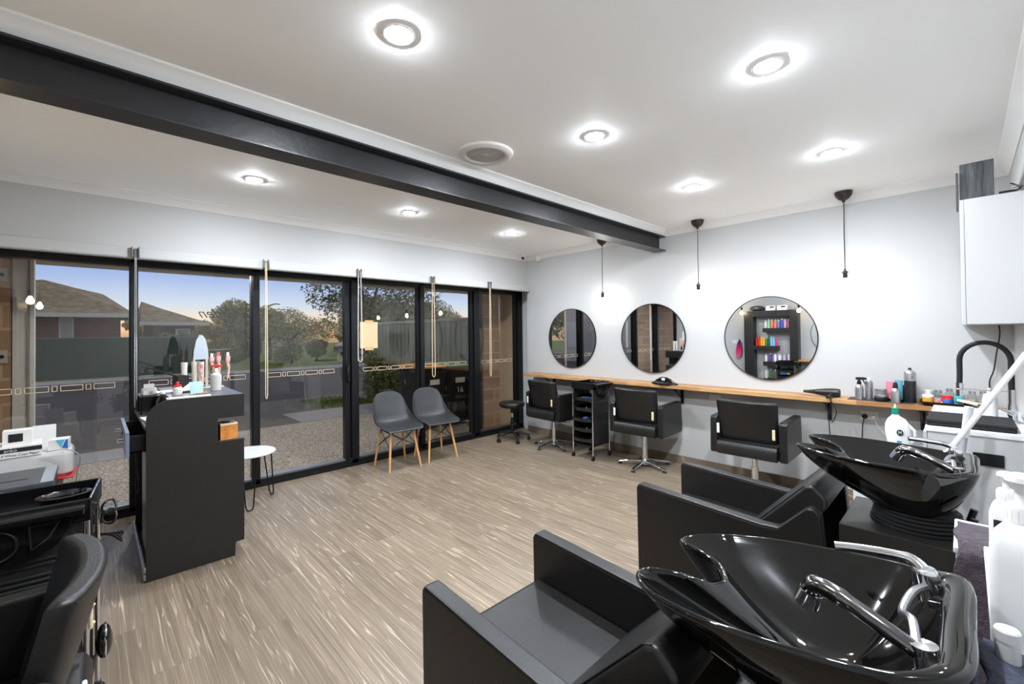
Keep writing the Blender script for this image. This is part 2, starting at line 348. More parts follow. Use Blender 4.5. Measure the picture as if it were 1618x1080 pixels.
# ------------------------------------------------------------------ glazing across the front
ZB, ZT = 0.088, 2.052
deco_m = M('frosted_strip', (226, 204, 170), 0.5)
def pane_thing(name, x0, x1, fl_, fr_, zb=ZB, zt=ZT, dx=None, off=0.0, n_=3):
    w = thing(name, None, None, (0, 0, 0)); tag(w, kind='structure'); del_keys = 0
    f = bm_new()
    box(f, x0 - fl_, x0, YG, YG + 0.07, zb - 0.02, zt + 0.02, 0.002); box(f, x1, x1 + fr_, YG, YG + 0.07, zb - 0.02, zt + 0.02, 0.002)
    obj('frame', f, blackf, w)
    obj('glass_pane', box(bm_new(), x0, x1, YG + 0.034, YG + 0.040, zb - 0.015, zt + 0.015), glassm, w)
    if dx:
        d = bm_new(); a, b_, z0_ = dx
        # dash, square, dash, square, dash, square, dash : outlined rectangles
        L_ = b_ - a; dash = L_ * 0.185; sq = L_ * 0.045; gap = (L_ - 4 * dash - 3 * sq) / 6; x = a
        for i in range(7):
            wd = dash if i % 2 == 0 else sq; hh = 0.022 if i % 2 == 0 else 0.022; th = 0.004
            for bx in ((x, x + wd, z0_ - hh, z0_ - hh + th), (x, x + wd, z0_ + hh - th, z0_ + hh), (x, x + th, z0_ - hh, z0_ + hh), (x + wd - th, x + wd, z0_ - hh, z0_ + hh)):
                box(d, bx[0], bx[1], YG + 0.0325, YG + 0.0335, bx[2], bx[3])
            x += wd + gap
        obj('safety_marking', d, deco_m, w)
    return w
w1 = pane_thing('window_1', XL + 0.03, 0.206, 0.03, 0.02, dx=(-0.56, 0.12, 1.07))
w2 = pane_thing('window_2', 0.262, 1.093, 0.02, 0.02, dx=(0.33, 1.05, 1.065))
w3 = pane_thing('door_1', 1.165, 2.005, 0.02, 0.055, dx=(1.24, 1.90, 1.065))
w4 = pane_thing('window_3', 2.165, 2.935, 0.03, 0.03, dx=(2.23, 2.88, 1.058))
w5 = pane_thing('window_4', 3.035, 3.79, 0.03, 0.05, dx=(3.06, 3.72, 1.055))
w6 = pane_thing('window_5', 3.945, 4.655, 0.05, 0.03, dx=(4.0, 4.60, 1.05))
fr = bm_new()
for a, b_ in ((0.218, 0.255), (1.105, 1.150), (2.075, 2.135), (2.965, 3.005), (3.83, 3.895)):
    box(fr, a - 0.006, b_ + 0.006, YG - 0.03, YG + 0.10, 0.02, 2.10, 0.002)
box(fr, 4.686, 4.78, YG - 0.03, YG + 0.10, 0.0, 2.105, 0.002)
box(fr, XL, 4.78, YG - 0.03, YG + 0.10, ZT + 0.02, 2.105, 0.002); box(fr, XL, 4.78, YG - 0.01, YG + 0.085, ZT - 0.005, ZT + 0.03, 0.002)
box(fr, XL, 4.78, YG - 0.03, YG + 0.10, 0.0, 0.07, 0.002); box(fr, XL, 4.78, YG - 0.045, YG + 0.005, 0.0, 0.03, 0.002)
obj('trim_6', fr, blackf, kind='structure')
obj('trim_7', box(bm_new(), XL, 4.78, YG + 0.005, YG + 0.085, 0.068, 0.082, 0.002), brushed, kind='structure')
# door handle on the sliding leaf
h = bm_new(); box(h, 2.02, 2.06, YG - 0.012, YG, 0.93, 1.13, 0.004); tube(h, [(2.03, YG - 0.01, 0.94), (2.02, YG - 0.045, 0.96), (2.015, YG - 0.055, 1.03), (2.02, YG - 0.045, 1.10), (2.03, YG - 0.01, 1.12)], 0.010, 10)
obj('door_handle', h, gplastic, w3)
# shop lettering, stuck outside and so mirrored from in here
lett = M('dark_lettering', (30, 30, 30), 0.5)
text('shop_lettering', 'HAIR N BEAUTY', lett, w2, (0.885, YG + 0.042, 1.505), FY, 0.058, flip=True, sx=0.82, label='mirrored dark capitals HAIR N BEAUTY')
text('shop_lettering', 'Hidden', lett, w2, (0.880, YG + 0.042, 1.665), FY, 0.125, flip=True, sx=1.0, shear=0.6, label='mirrored dark script Hidden')
# taped paper on the glass
pm = M('kraft_paper_notice', (214, 180, 140), 0.7, var=0.03)
pn = thing('paper_notice', 'blank tan paper sheet taped to the glass beside the sliding door', 'notice', (2.30, YG + 0.026, 1.30))
obj('sheet', box(bm_new(), -0.108, 0.108, 0, 0.001, 0, 0.305), pm, pn)
tp = M('masking_tape', (196, 160, 110), 0.6)
obj('tape', box(bm_new(), -0.05, 0.055, -0.001, 0.0005, 0.290, 0.325), tp, pn); obj('tape', box(bm_new(), -0.05, 0.055, -0.001, 0.0005, -0.022, 0.014), tp, pn)

# ------------------------------------------------------------------ roller blinds
blx = [(XL + 0.01, 0.215), (0.225, 1.115), (1.135, 2.01), (2.03, 2.93), (2.95, 3.84), (3.86, XW - 0.01)]
bl_lab = ['white roller blind cassette above the pane at the far left end', 'white roller blind cassette above the pane behind the black desk', 'white roller blind cassette above the sliding door leaf',
          'white roller blind cassette above the pane with the taped paper', 'white roller blind cassette above the pane with the two bins behind', 'white roller blind cassette above the last pane beside the mirror wall']
chain = [(0.228, 0.90, 0.006, brushed), (1.135, 0.87, 0.008, deco_m), (2.026, 1.16, 0.022, wplastic), (2.945, 0.93, 0.020, deco_m), (3.853, 0.87, 0.013, deco_m)]
for i, (a, b_) in enumerate(blx):
    t = thing('roller_blind', bl_lab[i], 'blind', ((a + b_) / 2, YF, 2.11), group='roller blinds along the shop front')
    hw = (b_ - a) / 2
    obj('cassette', prism(bm_new(), [(0, 0.045), (-0.055, 0.045), (-0.065, 0.038), (-0.068, -0.030), (-0.060, -0.042), (0, -0.042)], 'x', -hw, hw, 0.003), white, t)
    if i < 5:
        cx_, zb_, ww, cm = chain[i]; cx_ -= (a + b_) / 2; zb_ -= 2.11
        br_ = bm_new(); box(br_, cx_ - 0.024, cx_ - 0.016, -0.10, -0.068, -0.035, 0.045, 0.002); box(br_, cx_ + 0.016, cx_ + 0.024, -0.10, -0.068, -0.035, 0.045, 0.002); box(br_, cx_ - 0.02, cx_ + 0.02, -0.074, -0.068, -0.035, 0.03, 0.001)
        obj('chain_bracket', br_, M('chain_bracket_steel', (120, 120, 122), 0.35, metal=0.8), t)
        c_ = bm_new(); y_ = -0.088
        pts = [(cx_ - ww * 0.6, y_, 0.02)] + [(cx_ - ww * 0.6 - ww * 0.4 * math.sin(k / 8 * PI / 2), y_, -0.0 + (zb_ + 0.06) * k / 8) for k in range(1, 9)] + [(cx_ - ww * math.cos(k * PI / 8), y_, zb_ + 0.06 - 0.05 * math.sin(k * PI / 8)) for k in range(1, 8)] + [(cx_ + ww * 0.6 + ww * 0.4 * math.sin(k / 8 * PI / 2), y_, (zb_ + 0.06) * k / 8) for k in range(8, 0, -1)] + [(cx_ + ww * 0.6, y_, 0.02)]
        tube(c_, pts, 0.0032, 6); dist = 0
        for k in range(0, int(-zb_ / 0.02)): 
            for s_ in (-1, 1): ball(c_, (cx_ + s_ * ww * (0.6 + 0.4 * math.sin(min(1, k * 0.02 / (-zb_)) * PI / 2)), y_, -0.02 * k), 0.0046, seg=6, rings=4)
        obj('bead_chain', c_, cm, t)

# ------------------------------------------------------------------ ceiling lights, vent, camera
ringm = M('downlight_ring', (245, 244, 240), 0.4, var=0.01)
def make_down(loc, label):
    t = thing('downlight', label, 'ceiling light', loc, group='recessed downlights')
    obj('ring', lathe(bm_new(), [(0.050, -0.001), (0.053, -0.005), (0.060, -0.004), (0.063, 0.0)], seg=32), ringm, t)
    obj('diffuser', lathe(bm_new(), [(0.0, -0.012), (0.020, -0.0112), (0.038, -0.008), (0.049, -0.001)], seg=20), lampm, t)
    return t
dl = [((0.84, 1.482), 'round white downlight nearest the top centre edge of the ceiling'), ((2.105, 0.573), 'round downlight in the upper right part of the ceiling, largest on that side'),
      ((2.109, 1.482), 'round downlight in the middle of the ceiling, right of the round vent'), ((3.434, 0.576), 'round downlight nearest the rightmost pendant lamp'),
      ((3.425, 1.479), 'round downlight nearest the middle pendant lamp'), ((0.842, 3.578), 'leftmost of the three downlights beyond the black beam'),
      ((2.133, 3.60), 'middle one of the three downlights beyond the black beam'), ((3.457, 3.60), 'rightmost and smallest of the three downlights beyond the black beam'),
      ((0.84, 0.573), 'round downlight above the camera, just outside the top edge')]
d0 = None
for (x, y), lb in dl:
    if d0 is None: d0 = make_down((x, y, ZC), lb)
    else: dup(d0, (x, y, ZC), 0, lb)
t = thing('ceiling_vent', 'round white ceiling air vent beside the black beam', 'vent', (1.795, 2.095, ZC))
obj('outer_ring', lathe(bm_new(), [(0.120, -0.004), (0.128, -0.020), (0.150, -0.022), (0.172, -0.012), (0.178, 0.0)], seg=48), trimw, t)
vf = bm_new()
lathe(vf, [(0.0, -0.012), (0.022, -0.012), (0.026, -0.006)], seg=24)
for k in range(1, 13):
    r_ = 0.026 + k * 0.0082; lathe(vf, [(r_ - 0.0026, -0.002), (r_ - 0.0022, -0.009), (r_ + 0.0022, -0.009), (r_ + 0.0026, -0.002)], seg=48)
for k in range(48):
    a = 2 * PI * k / 48; tube(vf, [(0.02 * math.cos(a), 0.02 * math.sin(a), -0.008), (0.124 * math.cos(a), 0.124 * math.sin(a), -0.008)], 0.0012, 4)
obj('grille', vf, M('vent_grille', (190, 189, 185), 0.5), t)
obj('backing', lathe(bm_new(), [(0.0, -0.001), (0.122, -0.001)], seg=32), M('vent_backing', (150, 150, 147), 0.8), t)

t = thing('security_camera', 'small white security camera with black lens in the far ceiling corner', 'camera', (4.48, 4.42, ZC))
obj('mount', lathe(bm_new(), [(0.0, 0), (0.028, 0), (0.028, -0.012), (0.012, -0.02), (0.010, -0.035), (0, -0.035)]), wplastic, t)
cb = ball(bm_new(), (0, -0.0, -0.058), 0.030); obj('body', cb, wplastic, t)
obj('lens', ball(bm_new(), (-0.014, -0.014, -0.060), 0.022), gplastic, t)
t = thing('motion_sensor', 'small white sensor box at the top of the far corner', 'sensor', (4.625, 4.25, 2.49))
obj('housing', box(bm_new(), -0.025, 0.025, -0.02, 0.02, 0, 0.075, 0.006), trimw, t)
obj('sensor_lens', box(bm_new(), -0.030, -0.022, -0.014, 0.014, 0.01, 0.035, 0.003), wplastic, t)

# ------------------------------------------------------------------ pendants
brz = M('dark_bronze_cap', (52, 46, 42), 0.35, metal=0.3)
def make_pend(loc, label):
    t = thing('pendant_lamp', label, 'pendant lamp', loc, group='pendant lamps')
    obj('canopy', lathe(bm_new(), [(0.0, -0.001), (0.062, -0.001), (0.062, -0.008), (0.056, -0.035), (0.038, -0.060), (0.014, -0.074), (0.009, -0.088), (0, -0.088)], seg=32), brz, t)
    obj('cord', tube(bm_new(), [(0.0, 0, -0.08), (0.003, 0, -0.2), (-0.002, 0.001, -0.35), (0.002, 0, -0.5), (0, 0, -0.65)], 0.0034, 8), bplastic, t)
    obj('socket', lathe(bm_new(), [(0.0, -0.640), (0.006, -0.640), (0.010, -0.658), (0.024, -0.668), (0.026, -0.675), (0.017, -0.677), (0.017, -0.712), (0.013, -0.722), (0, -0.722)], seg=24), bplastic, t)
    obj('bulb', lathe(bm_new(), [(0.0, -0.7225), (0.012, -0.7225), (0.016, -0.735), (0.026, -0.755), (0.030, -0.772), (0.026, -0.792), (0.014, -0.803), (0, -0.806)], seg=16), bulbm, t)
    return t
p0 = make_pend((4.50, 3.072, ZC), 'black pendant lamp with bare bulb, the farthest, next to the first round mirror')
dup(p0, (4.50, 1.897, ZC), 0, 'black pendant lamp with bare bulb between the middle and largest round mirrors')
dup(p0, (4.50, 0.680, ZC), 0, 'black pendant lamp with bare bulb right of the largest round mirror')
dup(p0, (-0.46, 3.22, ZC), 0, 'pendant lamp beside the black shelf unit, reflected left in the largest mirror', group='pendant lamps by the left wall')
dup(p0, (-0.46, 2.20, ZC), 0, 'pendant lamp beside the black shelf unit, reflected right in the largest mirror', group='pendant lamps by the left wall')
for o_ in list(COL.objects):
    if o_.name.startswith('bulb') and o_.parent and o_.parent.location.x < 0:
        o_.data = o_.data.copy(); o_.data.materials[0] = warmbulb

# ------------------------------------------------------------------ mirrors
def make_mirror(loc, label, s=1):
    t = thing('round_mirror', label, 'mirror', loc, group='round wall mirrors')
    rim = bm_new(); rings = []
    for a in [2 * PI * k / 96 for k in range(96)]:
        rings.append([Vector((s * dx_, r_ * math.cos(a), r_ * math.sin(a))) for dx_, r_ in ((-0.001, 0.392), (-0.018, 0.394), (-0.022, 0.397), (-0.018, 0.400), (-0.001, 0.401))])
    rings.append(rings[0]); loft(rim, rings, True, False); bmesh.ops.remove_doubles(rim, verts=rim.verts, dist=1e-6)
    obj('rim', rim, blackf, t)
    g = bm_new(); cyl(g, (s * -0.012, 0, 0), (s * -0.002, 0, 0), 0.3935, seg=96); obj('mirror_glass', g, mirrorm, t)
    return t
m0 = make_mirror((XW, 3.685, 1.38), 'round black-rimmed mirror nearest the window wall')
dup(m0, (XW, 2.508, 1.38), 0, 'round black-rimmed mirror in the middle of the wall, above the hair tool dock')
dup(m0, (XW, 1.303, 1.38), 0, 'round black-rimmed mirror showing the bottle shelves, nearest the camera')
make_mirror((XL, 1.67, 1.38), 'round mirror on the left wall, seen only as a reflection', -1)

# ================================================================== MIRROR WALL FURNITURE
t = thing('wall_shelf', 'long narrow butcher-block timber shelf under the round mirrors', 'shelf', (4.535, 2.29, 0.865))
obj('shelf_board', box(bm_new(), -0.125, 0.124, -2.515, 2.08, -0.018, 0.018, 0.003), shelfm, t)
for yb in (4.0, 2.155, 0.83, 0.235):
    k = bm_new(); y = yb - 2.29
    box(k, 0.100, 0.123, y - 0.014, y + 0.014, -0.200, -0.0185, 0.002); box(k, -0.10, 0.123, y - 0.014, y + 0.014, -0.030, -0.0185, 0.002)
    tube(k, [(-0.07, y, -0.028), (0.108, y, -0.150)], 0.008, 8)
    obj('bracket', k, blackf, t)

def make_chair(loc, rz, label, group):
    t = thing('styling_chair', label, 'salon chair', loc, rz, group)
    # seat cushion : rounded rear roll, front edge
    s = prism(bm_new(), [(-0.235, 0.375), (0.24, 0.375), (0.255, 0.395), (0.255, 0.47), (0.24, 0.49), (-0.10, 0.485), (-0.20, 0.50), (-0.245, 0.49), (-0.262, 0.455), (-0.262, 0.40)], 'y', -0.236, 0.236, 0.010)
    obj('seat', s, leather, t)
    # backrest: curved in plan, reclined, padded
    bk = bm_new(); rings = []
    nz, ny = 10, 14
    def bp(u, v, d):   # u across -1..1, v up 0..1, d depth (rear 0, front 1)
        y = u * (0.225 + 0.016 * v); x = -0.195 - 0.105 * v + 0.055 * (abs(u) ** 2.2) * (0.35 + 0.65 * v)
        th = 0.070 - 0.012 * v
        return Vector((x + d * th, y, 0.50 + 0.355 * v + 0.004 * d))
    loop = [(u_, 0) for u_ in [-1 + 2 * i / ny for i in range(ny + 1)]] + [(1, .5)] + [(u_, 1) for u_ in [1 - 2 * i / ny for i in range(ny + 1)]] + [(-1, .5)]
    def ringv(v, ins):
        R = []
        for u_, d in loop:
            uu_ = u_ * (1 - ins * 0.10); dd = 0.5 + (d - 0.5) * (1 - ins * 0.7)
            if abs(u_) == 1 and d in (0, 1): uu_ = u_ * (1 - ins * 0.10 - 0.02)
            if abs(u_) > 0.98: dd = 0.5 + (dd - 0.5) * 0.75
            bulge = (0.10 if d == 1 else -0.06 if d == 0 else 0) * (1 - u_ * u_) * math.sin(PI * min(1, max(0, v)))
            R.append(bp(uu_, v, dd + bulge))
        return R
    rings = [ringv(0.0, 1), ringv(0.005, 0.5), ringv(0.03, 0.0)] + [ringv(0.03 + 0.93 * i / nz, 0) for i in range(1, nz + 1)] + [ringv(0.985, 0.25), ringv(1.0, 0.8)]
    loft(bk, rings); obj('backrest', bk, leather, t, sharp=0.9)
    # seam line around the rear panel
    sp = bm_new(); pth = [bp(u_ * 0.95, v, 0.13) + Vector((-0.0025, 0, 0)) for u_, v in [(-1 + 2 * i / 12, 0.955) for i in range(13)]]
    tube(sp, pth, 0.0026, 6); obj('seam', sp, piping, t)
    for s_ in (-1, 1):
        a = prism(bm_new(), [(-0.205, 0.372), (0.265, 0.372), (0.285, 0.39), (0.262, 0.685), (0.245, 0.705), (-0.19, 0.700), (-0.214, 0.685), (-0.218, 0.39)], 'y', s_ * 0.240, s_ * 0.302, 0.012)
        obj('armrest', a, leather, t)
        q = bm_new(); box(q, -0.262, -0.252, s_ * 0.216 - 0.011, s_ * 0.216 + 0.011, 0.560, 0.645, 0.004)
        for zz in (0.575, 0.630): ball(q, (-0.263, s_ * 0.216, zz), 0.005, seg=8, rings=6)
        obj('bracket_plate', q, wplastic if s_ > 0 else M('cream_plate', (215, 198, 165), 0.5), t)
    c = bm_new(); cyl(c, (0, 0, 0.06), (0, 0, 0.25), 0.030, seg=28); cyl(c, (0, 0, 0.25), (0, 0, 0.34), 0.023, seg=24); cyl(c, (0, 0, 0.34), (0, 0, 0.352), 0.075, seg=24)
    lathe(c, [(0.0, 0.03), (0.05, 0.03), (0.048, 0.06), (0.034, 0.085), (0.0, 0.085)], seg=28)
    obj('column', c, chrome, t)
    obj('seat_plate', box(bm_new(), -0.12, 0.12, -0.14, 0.14, 0.352, 0.374, 0.003), blackf, t)
    lv = bm_new(); tube(lv, [(0.0, -0.05, 0.335), (0.02, -0.13, 0.325), (0.05, -0.20, 0.325), (0.06, -0.235, 0.335)], 0.006, 8); obj('pump_lever', lv, chrome, t)
    for k in range(5):
        a = 2 * PI * k / 5 + PI; ca, sa = math.cos(a), math.sin(a); lg = bm_new(); rs = []
        for r_, z, w, h_ in ((0.030, 0.058, 0.026, 0.022), (0.10, 0.055, 0.022, 0.018), (0.19, 0.044, 0.018, 0.013), (0.265, 0.032, 0.016, 0.010), (0.285, 0.026, 0.012, 0.007)):
            rs.append([Vector((r_ * ca - w * math.cos(b_) * sa, r_ * sa + w * math.cos(b_) * ca, z + h_ * math.sin(b_))) for b_ in [2 * PI * i / 12 for i in range(12)]])
        loft(lg, rs); L_ = obj('leg', lg, chrome, t)
        obj('foot', lathe(bm_new(), [(0, 0.0005), (0.022, 0.0005), (0.024, 0.006), (0.014, 0.022), (0, 0.024)], (0.268 * ca, 0.268 * sa, 0), 16), rubber, L_)
    return t
ch = make_chair((4.26, 3.675, 0), math.radians(-4), 'black leather salon chair nearest the window wall, left of the trolley', 'salon chairs at the mirror wall')
dup(ch, (4.30, 2.42, 0), math.radians(3), 'black leather salon chair under the middle round mirror, right of the trolley', group='salon chairs at the mirror wall')
dup(ch, (4.22, 1.305, 0), math.radians(1), 'black leather salon chair under the largest round mirror with a cream side plate', group='salon chairs at the mirror wall')
dup(ch, (-0.27, 1.665, 0), PI - 0.02, 'black leather salon chair cut off in the lower left foreground, seen over its backrest', group='salon chair in the foreground')

# ------------------------------------------------------------------ trolley
ribm = M('ribbed_black_plastic', (42, 42, 42), 0.30, var=0.08)
traym = M('drawer_tray_plastic', (26, 27, 29), 0.25, coat=0.3)
def make_trolley(loc, rz, label):
    t = thing('salon_trolley', label, 'trolley', loc, rz, 'rolling salon trolleys')
    hx, hy = 0.165, 0.140
    # top tray with rim and round well
    tp_ = bm_new(); box(tp_, -hx - 0.012, hx + 0.012, -hy - 0.01, hy + 0.01, 0.800, 0.812, 0.003)
    for a in ((-hx - 0.012, hx + 0.012, -hy - 0.010, -hy - 0.000), (-hx - 0.012, hx + 0.012, hy, hy + 0.010), (-hx - 0.012, -hx - 0.002, -hy, hy), (hx + 0.002, hx + 0.012, -hy, hy)):
        box(tp_, *a, 0.805, 0.878, 0.004)
    obj('top_tray', tp_, gplastic, t)
    w_ = lathe(bm_new(), [(0.042, 0.832), (0.046, 0.868), (0.052, 0.876), (0.060, 0.874), (0.052, 0.866), (0.049, 0.832), (0.049, 0.8125), (0.0, 0.8125), (0.0, 0.820), (0.042, 0.820)], (hx - 0.075, -0.01, 0), 28, (1.25, 1.0)); obj('cup_well', w_, gplastic, t)
    # ribbed side panels
    for s_ in (-1, 1):
        p = bm_new(); y0 = s_ * (hy - 0.006)
        box(p, -hx + 0.012, hx - 0.012, y0 - 0.004, y0 + 0.004, 0.17, 0.80, 0.002)
        for k in range(30):
            z = 0.185 + k * 0.0175
            if k % 7 == 6: continue
            box(p, -hx + 0.016, hx - 0.016, y0 + s_ * 0.003, y0 + s_ * 0.010, z, z + 0.009, 0.002, 1)
        obj('side_panel', p, ribm, t)
    # curved holder pocket on the -y side: rail, ring and half-bowl
    hp = bm_new(); box(hp, -hx, hx, -hy - 0.060, -hy - 0.012, 0.838, 0.868, 0.006)
    outl = [(-0.135, 0.840), (0.135, 0.840), (0.125, 0.795), (0.095, 0.745), (0.05, 0.715), (0, 0.705), (-0.05, 0.715), (-0.095, 0.745), (-0.125, 0.795)]
    prism(hp, outl, 'y', -hy - 0.030, -hy - 0.024, 0.002)
    obj('tool_holder', hp, gplastic, t)
    rg = bm_new(); tube(rg, [(-0.045 + 0.048 * math.cos(a), -hy - 0.033, 0.775 + 0.048 * math.sin(a)) for a in [2 * PI * k / 28 for k in range(28)]], 0.004, 8, closed=True)
    tube(rg, [(0.03, -hy - 0.033, 0.825), (0.10, -hy - 0.033, 0.825), (0.075, -hy - 0.033, 0.775), (0.035, -hy - 0.033, 0.745)], 0.004, 8, closed=True)
    obj('holder_ring', rg, bplastic, t)
    for x in (-hx, hx):
        for y in (-hy, hy):
            c = bm_new(); cyl(c, (x, y, 0.055), (x, y, 0.800), 0.0085, seg=14); P_ = obj('post', c, chrome, t)
            w = bm_new(); cyl(w, (x, y - 0.011, 0.024), (x, y + 0.011, 0.024), 0.0235, seg=20); box(w, x - 0.010, x + 0.010, y - 0.015, y + 0.015, 0.038, 0.058, 0.003); obj('castor', w, rubber, P_)
    # five drawers, sliding out to -x with a scooped front lip
    for k in range(5):
        z = 0.195 + k * 0.118; d = bm_new(); x0 = -hx - (0.030 if k == 2 else 0.012)
        box(d, -hx + 0.005, hx - 0.02, -hy + 0.014, hy - 0.014, z, z + 0.006)
        for s_ in (-1, 1): box(d, -hx + 0.005, hx - 0.02, s_ * (hy - 0.016) - 0.002, s_ * (hy - 0.016) + 0.002, z, z + 0.045)
        box(d, hx - 0.024, hx - 0.02, -hy + 0.014, hy - 0.014, z, z + 0.045)
        rs = []
        for i in range(13):
            y = -hy + 0.014 + (2 * hy - 0.028) * i / 12; q = 1 - (abs(i - 6) / 6) ** 2
            rs.append([Vector((-hx + 0.010, y, z)), Vector((x0 + 0.006 - 0.030 * q, y, z + 0.004)), Vector((x0 - 0.048 * q, y, z + 0.046)), Vector((x0 + 0.006 - 0.044 * q, y, z + 0.046)), Vector((x0 + 0.012 - 0.026 * q, y, z + 0.010)), Vector((-hx + 0.010, y, z + 0.006))])
        loft(d, rs); obj('drawer', d, traym, t)
    obj('base_shelf', box(bm_new(), -hx, hx, -hy, hy, 0.150, 0.168, 0.003), bplastic, t)
    return t
t1 = make_trolley((4.235, 3.075, 0), 0.0, 'black rolling trolley with five open drawers between two salon chairs')
dup(t1, (-0.170, 2.345, 0), -0.10, 'black rolling trolley with ribbed side panel at the left edge, behind the foreground chair')
# a few tools lying in the far trolley's drawers
blue_t = M('blue_comb_plastic', (70, 120, 200), 0.4)
def small(name, bm, m, loc, label, cat, group=None, rz=0):
    o = obj(name, bm, m, label=label, cat=cat, group=group); o.location = loc; o.rotation_euler = (0, 0, rz); return o
for k, (nm, lb, m_) in enumerate([('hair_clip', 'small pale clips in the second drawer from the bottom of the far trolley', gplas), ('round_brush', 'blue round brush in the middle drawer of the far trolley', blue_t), ('hair_clip', 'white clips in the second drawer from the top of the far trolley', wplastic), ('tissue_pack', 'blue and white pack in the top drawer of the far trolley', blue_t)]):
    z = 0.195 + (k + 1) * 0.118 + 0.0062; b_ = bm_new()
    if nm == 'hair_clip':
        for i in range(3): prism(b_, [(-0.02 + i * 0.018, 0), (0.0 + i * 0.018, 0.0), (0.004 + i * 0.018, 0.012), (-0.010 + i * 0.018, 0.030), (-0.022 + i * 0.018, 0.012)], 'y', -0.02 + 0.012 * i, -0.012 + 0.012 * i, 0.001)
    elif nm == 'round_brush': cyl(b_, (-0.03, 0.0, 0.02), (0.03, 0.01, 0.02), 0.02, seg=16); cyl(b_, (0.03, 0.01, 0.02), (0.13, 0.02, 0.018), 0.008, seg=10)
    else: box(b_, -0.03, 0.05, -0.06, 0.06, 0, 0.028, 0.006)
    small(nm, b_, m_, (4.11, 3.06, z + 0.001), lb, 'hair tool')

# ------------------------------------------------------------------ round stool on castors
t = thing('round_stool', 'low round black stool on five castors in the far corner', 'stool', (4.115, 4.30, 0))
obj('seat', lathe(bm_new(), [(0, 0.450), (0.15, 0.450), (0.168, 0.462), (0.176, 0.485), (0.172, 0.510), (0.150, 0.523), (0.05, 0.528), (0, 0.528)], seg=40), leather, t, sharp=1.2)
c = bm_new(); cyl(c, (0, 0, 0.30), (0, 0, 0.45), 0.014, seg=16); obj('gas_lift', c, chrome, t)
c = bm_new(); cyl(c, (0, 0, 0.10), (0, 0, 0.26), 0.026, seg=20); cyl(c, (0, 0, 0.37), (0, 0, 0.449), 0.024, seg=20); cyl(c, (0, 0, 0.26), (0, 0, 0.31), 0.020, seg=20); obj('column_cover', c, bplastic, t)
for k in range(5):
    a = 2 * PI * k / 5 + 0.5; ca, sa = math.cos(a), math.sin(a); lg = bm_new(); rs = []
    for r_, z, w, h_ in ((0.01, 0.115, 0.024, 0.022), (0.10, 0.110, 0.020, 0.017), (0.20, 0.078, 0.018, 0.013), (0.235, 0.066, 0.014, 0.011)):
        rs.append([Vector((r_ * ca - w * math.cos(b_) * sa, r_ * sa + w * math.cos(b_) * ca, z + h_ * math.sin(b_))) for b_ in [2 * PI * i / 12 for i in range(12)]])
    loft(lg, rs); L_ = obj('leg', lg, bplastic, t)
    w = bm_new()
    for o_ in (-0.012, 0.012): cyl(w, (0.225 * ca - (o_ - 0.008) * sa, 0.225 * sa + (o_ - 0.008) * ca, 0.0255), (0.225 * ca - (o_ + 0.008) * sa, 0.225 * sa + (o_ + 0.008) * ca, 0.0255), 0.025, seg=18)
    cyl(w, (0.225 * ca, 0.225 * sa, 0.03), (0.225 * ca, 0.225 * sa, 0.060), 0.008, seg=10); obj('castor', w, rubber, L_)

# ------------------------------------------------------------------ outlets on the mirror wall
def outlet(loc, rz, label, group='wall sockets'):
    t = thing('power_socket', label, 'socket', loc, rz, group)      # faces -x in local space
    obj('cover_plate', box(bm_new(), -0.008, -0.0005, -0.058, 0.058, -0.036, 0.036, 0.003), wplastic, t)
    for s_ in (-1, 1):
        h = bm_new(); box(h, -0.0092, -0.0078, s_ * 0.030 - 0.006, s_ * 0.030 - 0.003, -0.012, 0.002); box(h, -0.0092, -0.0078, s_ * 0.030 + 0.003, s_ * 0.030 + 0.006, -0.012, 0.002); box(h, -0.0092, -0.0078, s_ * 0.030 - 0.0015, s_ * 0.030 + 0.0015, -0.022, -0.014)
        obj('socket_holes', h, gplas, t)
        obj('switch', box(bm_new(), -0.0105, -0.0075, s_ * 0.030 - 0.005, s_ * 0.030 + 0.005, 0.014, 0.028, 0.001), trimw, t)
    return t
outlet((XW, 1.81, 0.755), 0, 'white double power socket below the shelf, between two salon chairs')
outlet((XW, 0.56, 0.735), 0, 'white double power socket below the shelf with a black plug in it')
outlet((XL, 3.45, 1.22), PI, 'white power socket on the left wall, beside the pink hair piece')
cord = bm_new(); tube(cord, catmull([(XW - 0.03, 0.59, 0.725), (XW - 0.05, 0.60, 0.66), (XW - 0.06, 0.605, 0.5), (XW - 0.05, 0.61, 0.3), (XW - 0.05, 0.60, 0.12), (XW - 0.10, 0.60, 0.012)], 6, False), 0.004, 8)
lathe(cord, [(0, 0), (0.020, 0), (0.020, 0.018), (0.012, 0.030), (0, 0.030)], (0, 0, 0), 20, mat=Matrix.Translation((XW - 0.0095, 0.59, 0.727)) @ Matrix.Rotation(-PI / 2, 4, 'Y'))
obj('appliance_cable', cord, bplastic, label='black plug and cord hanging from the socket behind the second basin', cat='cord')
cord = bm_new(); tube(cord, catmull([(XW - 0.03, 0.53, 0.725), (XW - 0.05, 0.50, 0.66), (XW - 0.06, 0.42, 0.56), (XW - 0.06, 0.33, 0.52), (XW - 0.06, 0.22, 0.56), (XW - 0.06, 0.10, 0.64)], 6, False), 0.0035, 8)
box(cord, XW - 0.032, XW - 0.0095, 0.515, 0.545, 0.712, 0.742, 0.004)
obj('appliance_cable', cord, wplastic, label='white plug and cable looping to the right below the shelf end', cat='cord')

# ------------------------------------------------------------------ things on the mirror-wall shelf (top z = 0.883)
ZS = 0.8835
